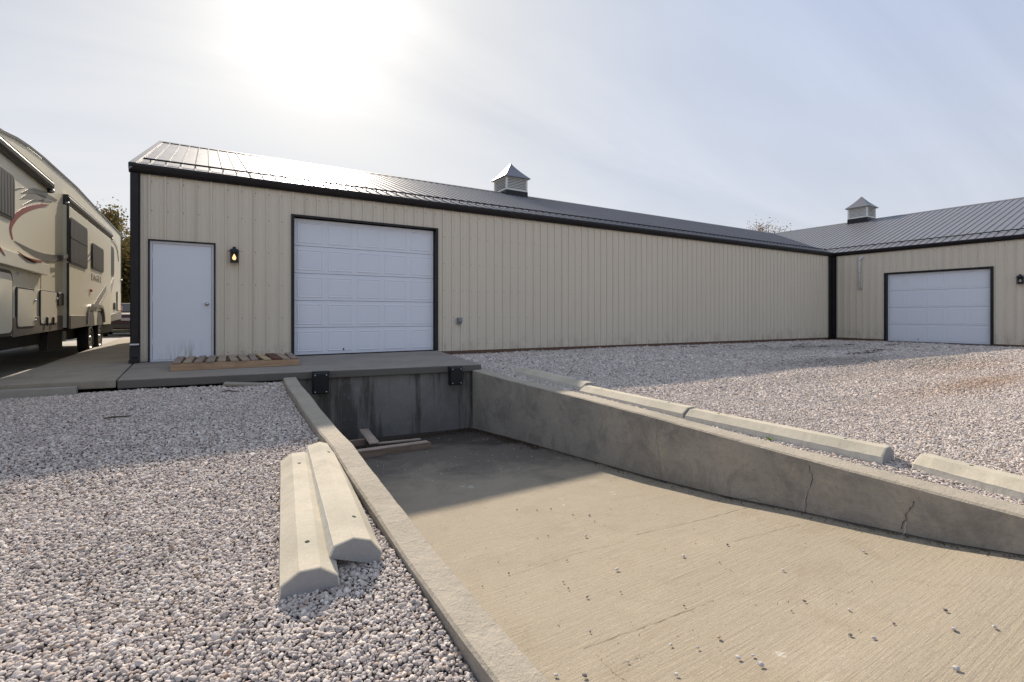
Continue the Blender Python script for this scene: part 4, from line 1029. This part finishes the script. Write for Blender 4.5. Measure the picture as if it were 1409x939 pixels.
# seams
side_strip([(11.62, 1.0), (11.62, 2.95)], RX+.0, .004, M['rv_grey2'], 'seam', .004)
side_strip([rvp(58, 362), rvp(60, 370), rvp(58, 379)], RX+.05, .01, M['rv_grey2'], 'seam', .01)
# valance panel under the front slide
MB().prism([(7.7, 1.52), (11.64, 1.50), (11.70, 1.58), (11.66, 1.70), (7.7, 1.74)], 'x', RX+.002, RX+.085).build('slide_valance', M['rv_light'], rv, bevel=.008)
# windows: frame + pane
def rrect(y0, y1, z0, z1, r, k=5):
    P = []
    for cy, cz, a0 in ((y1-r, z0+r, -90), (y1-r, z1-r, 0), (y0+r, z1-r, 90), (y0+r, z0+r, 180)):
        for i in range(k+1): a = R(a0+90*i/k); P.append((cy+r*math.cos(a), cz+r*math.sin(a)))
    return P
def rv_window(y0, y1, z0, z1, X, r=.10, grid=False):
    fr = MB().prism(rrect(y0, y1, z0, z1, r), 'x', X+.001, X+.022).build('window', M['rv_dark'], rv, bevel=.004)
    MB().prism(rrect(y0+.035, y1-.035, z0+.035, z1-.035, r*.8), 'x', X+.0235, X+.028).build('pane', M['rv_glass'], fr, local=True)
    if grid:
        zc = z0+(z1-z0)*.56; MB().box((X+.0285, y0+.04, zc-.008), (X+.033, y1-.04, zc+.008)).build('pane_bar', M['rv_dark'], fr, local=True)
k1 = .963
rv_window(13.55*k1+.13, 15.35*k1+.12, 1.86, 2.80, RXS, .10, True)
rv_window(15.95*k1+.10, 17.60*k1+.06, 1.93, 2.56, RXS, .09)
rv_window(18.55, 19.45, 1.98, 2.88, RX+.004, .18)
rv_window(8.5, 10.13, 2.20, 2.86, RX+.010, .12)
# decals
def swoosh(pix, half, m_, X=RX, d=.0035):
    if X == RX: d = .0145
    P = [rvp(x, y, X) for x, y in pix]; Q = []; H = []
    n = len(P)
    for i in range(n-1):          # catmull-rom
        p0 = P[max(i-1, 0)]; p1 = P[i]; p2 = P[i+1]; p3 = P[min(i+2, n-1)]
        for s_ in range(6):
            t = s_/6; Q.append(tuple(.5*((2*p1[c])+(-p0[c]+p2[c])*t+(2*p0[c]-5*p1[c]+4*p2[c]-p3[c])*t*t+(-p0[c]+3*p1[c]-3*p2[c]+p3[c])*t**3) for c in (0, 1))); H.append(half[i]+(half[i+1]-half[i])*t)
    Q.append(P[-1]); H.append(half[-1]); side_strip(Q, X, H, m_, 'decal', d)
XF = RX
swoosh([(16, 330), (13, 315), (18, 302), (28, 292), (42, 286), (56, 283), (66, 282)], [.01, .045, .055, .05, .04, .03, .005], M['rv_red'], RX)
swoosh([(18, 332), (30, 340), (48, 350), (66, 355), (86, 355)], [.005, .03, .055, .065, .05], M['rv_grey'], RX)
swoosh([(87, 353), (95, 352.5)], [.05, .03], M['rv_grey'], RXS); swoosh([(89, 361), (95, 361)], [.005, .02], M['rv_grey'], RXS)
swoosh([(28, 266), (44, 263), (60, 268), (78, 276)], [.01, .045, .05, .005], M['rv_grey'], RX)
swoosh([(26, 274), (40, 270), (56, 273), (72, 277)], [.005, .05, .05, .005], M['rv_grey2'], RX)
swoosh([(30, 283), (44, 277), (60, 277)], [.005, .02, .005], M['rv_grey'], RX)
swoosh([(18, 261.5), (26, 259.5), (33, 258)], [.02, .012, .003], M['rv_grey'], XF, .004)
swoosh([(24, 346), (34, 354), (46, 359), (58, 360)], [.005, .02, .03, .01], M['rv_red'], RX+.087)
swoosh([(26, 350), (38, 358), (50, 362)], [.005, .03, .01], M['rv_grey'], RX+.087)
swoosh([(0, 342), (7, 352)], [.025, .003], M['rv_red'], RX+.087)
swoosh([(125, 429), (136, 414), (146, 398)], [.06, .12, .12], M['rv_fender'], RXS); swoosh([(131, 428), (140, 415), (147, 402)], [.02, .04, .04], M['rv_tan'], RXS+.004)
swoosh([(146.5, 410), (152, 398), (156, 384)], [.16, .12, .02], M['rv_grey2'], RX)
swoosh([(120, 355), (125, 347)], [.04, .06], M['rv_grey2'], RXS); swoosh([(120, 361), (126, 353)], [.03, .04], M['rv_grey2'], RXS)
swoosh([(150, 330), (156, 332), (161, 342), (163, 360)], [.02, .05, .06, .02], M['rv_tan'], RX)
swoosh([(147, 400), (152, 380), (154, 368)], [.06, .10, .10], M['rv_grey2'], RX)
# lettering under the second window
tcv = bpy.data.curves.new('lettering', 'FONT'); tcv.body = 'EAGLE'; tcv.size = .23; tcv.extrude = .002; tcv.space_character = 1.1
to = bpy.data.objects.new('lettering', tcv); C.objects.link(to); dg = bpy.context.evaluated_depsgraph_get(); tme = bpy.data.meshes.new_from_object(to.evaluated_get(dg)); bpy.data.objects.remove(to)
tme.materials.clear(); tme.materials.append(M['rv_tan2']); lt = bpy.data.objects.new('lettering', tme); C.objects.link(lt); lt.parent = rv
lt.matrix_parent_inverse = Matrix.Translation(-Vector(rv.location)); lt.scale = (1.9, 1, 1); lt.location = (RXS+.004, 15.45, 1.66); lt.rotation_euler = (R(90), 0, R(90))
# compartment doors
def comp(y0, y1, z0, z1, X=RX, r=.07, w=.03, big=False):
    fr = MB().prism(rrect(y0, y1, z0, z1, r), 'x', X+.001, X+.020).build('compartment_door', M['rv_dark'], rv, bevel=.003)
    MB().prism(rrect(y0+w, y1-w, z0+w, z1-w, r*.8), 'x', X+.0205, X+.027).build('door_panel', M['rv_light'] if not big else M['rv'], fr, local=True, bevel=.003)
    return fr
comp(10.26, 11.18, .60, 1.24); comp(11.50, 12.62, .64, 1.25, w=.02); comp(8.35, 10.08, .50, 1.46, r=.14, w=.05, big=True)
MB().box((RX+.02, 12.62, 1.00), (RX+.045, 13.02, 1.24), ch=.006).build('power_inlet', M['rv_dark'], rv)
for q in ((11.86, .70), (12.28, .70)): MB().box((RX+.028, q[0]-.03, q[1]-.08), (RX+.05, q[0]+.03, q[1]+.08), ch=.008).build('latch', M['rv_dark'], rv)
for q in ((11.14, 1.05), (11.14, .72), (10.3, 1.44), (12.56, 1.12)): MB().box((RX+.02, q[0]-.02, q[1]-.02), (RX+.045, q[0]+.03, q[1]+.02), ch=.006).build('hinge', M['galv'], rv)
MB().box((RX+.001, 19.55, .98), (RX+.03, 19.95, 1.20), ch=.01).build('hookup_box', M['rv_dark'], rv)
comp(20.15, 20.85, .95, 1.58, r=.05, w=.015)
my, mz = rvp(124.5, 400, RXS); MB().box((RXS+.001, my-.05, mz-.035), (RXS+.035, my+.05, mz+.035), ch=.01).build('marker_light', M['red_lens'], rv)
MB().box((RX, 20.98, .95), (RX+.03, 21.12, 1.12)).build('tail_light', M['red_lens'], rv)
MB().tube([(RX+.02, 20.9, 1.98), (RX+.02, 21.2, 2.0)], .015, 6).build('grab_rail', M['galv'], rv)
# wheels
WY = (15.42, 16.62); WZ = .235; WR = .365
def wheel(y, x, sgn):
    w = empty('wheel', (x, y, WZ)); w.parent = rv; w.matrix_parent_inverse = Matrix.Translation(-Vector(rv.location))
    s = sgn
    t = MB().lathe([(.20, s*-.10), (.30, s*-.105), (.345, s*-.095), (WR, s*-.07), (WR, s*.07), (.345, s*.095), (.30, s*.108), (.215, s*.102), (.205, s*.06)], (0, 0, 0), 'x', 32).build('tyre', M['tyre'], w, smooth=True, local=True)
    MB().lathe([(.205, s*.10), (.195, s*.085), (.15, s*.03), (.075, s*.035), (.07, s*.10), (.045, s*.115), (0, s*.118)], (0, 0, 0), 'x', 28).build('rim', M['rim'], w, smooth=True, local=True)
    mb = MB()
    for i in range(8):
        a = i*math.pi/4; cy, cz = .125*math.cos(a), .125*math.sin(a); mb.lathe([(0, s*.052), (.022, s*.052), (.024, s*.03)], (0, cy, cz), 'x', 8)
    mb.build('lug_holes', M['rv_under'], w, local=True)
for y in WY: wheel(y, RX-.015, 1); wheel(y, -4.85, -1)
# fenders: double arch
fp = []
for y in WY:
    fp += [(y+.52*math.cos(R(a)), WZ+.53+.0+.36*math.sin(R(a))-.0) for a in ((175, 150, 125, 100, 80) if y == WY[0] else (100, 80, 55, 30, 5))]
side_strip([(14.89, .60)]+[(y, z-.08) for y, z in fp]+[(17.15, .62)], RXS+.0, .035, M['rv_fender'], 'fender', .035)
MB().box((RX-.5, WY[0]-.5, .25), (RX-.22, WY[1]+.5, .56)).build('dark_recess_fill', M['rv_under'], rv)  # dark box added behind the wheels to darken the recess
for y in WY: MB().prism([(y-.43, .55), (y+.43, .55), (y+.42, .70), (y+.28, .92), (y-.28, .92), (y-.42, .70)], 'x', RX-.12, RXS+.004).build('wheel_well', M['rv_under'], rv)

# ------------------------------------------------------------------ background: shed, car, trees
sh = tag(empty('storage_shed', (-5.2, 26.2, -.13)), 'low cream storage shed seen under the rear of the trailer', 'shed')
MB().box((-7.6, 25.6, -.13), (-3.92, 28, 1.35)).build('wall', M['rv'], sh); MB().prism([(25.45, 1.35), (28.15, 1.35), (26.8, 1.85)], 'x', -7.7, -3.85).build('roof', M['rv_skirt'], sh)
def car(loc, rz):
    r = empty('parked_car', loc, rz)
    prof = [(-2.2, .32), (-2.25, .75), (-2.1, .98), (-1.25, 1.05), (-.55, 1.48), (.9, 1.52), (1.75, 1.10), (2.15, 1.0), (2.22, .62), (2.15, .32)]
    v = []; f = []; n = len(prof)
    for x, s_ in ((-.88, .92), (-.82, 1), (.82, 1), (.88, .92)):
        for y, z in prof: v.append((x*(1 if z < 1.2 else .84), y*s_, .32+(z-.32)*s_ if z > .5 else z))
    for k_ in range(3):
        for i in range(n): f.append((k_*n+i, k_*n+(i+1) % n, (k_+1)*n+(i+1) % n, (k_+1)*n+i))
    f += [tuple(range(n-1, -1, -1)), tuple(3*n+i for i in range(n))]
    MB().add(v, f).build('body', M['paint_maroon'], r, bevel=.05)
    MB().add([(-.62, -.66, 1.44), (.62, -.66, 1.44), (.74, -1.21, 1.10), (-.74, -1.21, 1.10)], [(0, 1, 2, 3)]).build('rear_window', M['car_glass'], r).location = (0, -.012, .012)
    MB().box((-.22, -2.28, .70), (.22, -2.245, .82)).build('number_plate', M['plate'], r)
    for sx in (-1, 1):
        MB().box((sx*.78-.09, -2.27, .72), (sx*.78+.09, -2.2, .92), ch=.02).build('tail_light', M['red_lens'], r)
        for yy in (-1.35, 1.4):
            w = MB().lathe([(0, -.1), (.30, -.1), (.34, -.07), (.34, .07), (.30, .1), (0, .1)], (sx*.80, yy, .34), 'x', 20).build('wheel', M['tyre'], r, smooth=True)
            MB().lathe([(.2, sx*.101), (.1, sx*.11), (0, sx*.11)], (sx*.80, yy, .34), 'x', 14).build('rim', M['rim'], w, local=True, smooth=True)
    MB().box((-.8, -2.3, .36), (.8, -2.2, .55), ch=.03).build('bumper', M['rv_dark'], r)
    return r
tag(car((-3.1, 29.5, -.13), R(4)), 'dark maroon car parked beyond the trailer beside the building corner', 'car')

def tree(loc, H, spread, leafm, nleaf, lsize, seed, label, cat='tree', bare=False, low=.30, name='tree'):
    rr = random.Random(seed); root = empty(name, loc); tips = []
    tb = MB()
    def branch(p, d, L, r, dep):
        pts = [p]; q = p.copy(); dd = d.copy(); n = 4
        for i in range(n):
            dd = (dd+Vector((rr.gauss(0, .16), rr.gauss(0, .16), rr.gauss(.03, .08)))).normalized(); q = q+dd*L/n; pts.append(q.copy())
            if dep >= 2: tips.append((q.copy(), L))
        tb.tube(pts, [r*(1-.55*i/n) for i in range(n+1)], 6 if dep < 2 else 4, cap=False)
        if dep < (3 if not bare else 4):
            for i in range(rr.randint(3, 5)):
                k_ = rr.randint(1, n); a = rr.uniform(0, 6.28); u_ = dd.orthogonal().normalized(); w_ = dd.cross(u_)
                nd = (dd*rr.uniform(.35, .8)+(u_*math.cos(a)+w_*math.sin(a))*spread+Vector((0, 0, .15))).normalized()
                branch(pts[k_], nd, L*rr.uniform(.52, .75), r*.5, dep+1)
    branch(Vector((0, 0, -.1)), Vector((0, 0, 1)), H*.42, H*.022+.03, 0)
    tb.build('trunk', M['bark'], root, smooth=True)
    tips2 = [t for t in tips if t[0].z > H*low] or tips
    v = np.empty((nleaf*4, 3), np.float32); tn = np.empty(nleaf, np.float32); clump = [rr.random() for _ in tips2]
    for i in range(nleaf):
        j = rr.randrange(len(tips2)); c, L = tips2[j]; s_ = L*.32
        ctr = c+Vector((rr.gauss(0, s_), rr.gauss(0, s_), rr.gauss(0, s_*.8))); a = Vector((rr.gauss(0, 1), rr.gauss(0, 1), rr.gauss(0, .7))).normalized(); b = a.orthogonal().normalized(); b = (b*math.cos(i)+a.cross(b)*math.sin(i)); q = lsize*rr.uniform(.6, 1.3)
        v[i*4] = ctr-a*q*.5; v[i*4+1] = ctr+b*q*.32; v[i*4+2] = ctr+a*q*.5; v[i*4+3] = ctr-b*q*.32; tn[i] = min(1, max(0, clump[j]*.75+rr.random()*.3))
    me = bpy.data.meshes.new('crown'); me.vertices.add(nleaf*4); me.vertices.foreach_set('co', v.ravel()); me.loops.add(nleaf*4); me.loops.foreach_set('vertex_index', np.arange(nleaf*4, dtype=np.int32)); me.polygons.add(nleaf)
    me.polygons.foreach_set('loop_start', np.arange(0, nleaf*4, 4, dtype=np.int32)); me.update(); me.validate(); me.materials.append(leafm)
    a_ = me.attributes.new('tone', 'FLOAT', 'FACE'); a_.data.foreach_set('value', tn)
    o = bpy.data.objects.new('crown', me); C.objects.link(o); o.parent = root
    tag(root, label, cat); return root
tree((-5.0, 36, -.2), 10.5, .75, M['leaf_autumn'], 42000, .15, 5, 'yellow-green autumn tree rising behind the trailer by the building corner', low=.22)
tree((-3.2, 38, -.2), 8.4, .8, M['leaf_autumn'], 38000, .15, 9, 'lower orange-brown tree close beside the building corner', low=.15)
tree((-7.2, 41, -.2), 9.0, .8, M['leaf_green'], 22000, .2, 12, 'dark green tree hidden mostly behind the trailer roof', low=.15)
tree((-3.9, 42, -.2), 8.0, .95, M['leaf_green'], 30000, .2, 21, 'dark bushy evergreen low behind the parked car', low=.05)
tree((-2.2, 44, -.2), 8.5, .95, M['leaf_green'], 9000, .2, 22, 'dark bushy evergreen partly hidden by the building corner', low=.05)
tree((54.5, 31.5, -.2), 14.6, .8, M['leaf_rust'], 5200, .16, 31, 'thin rusty-leaved treetop showing above the junction of the two roofs', bare=True, low=.5)
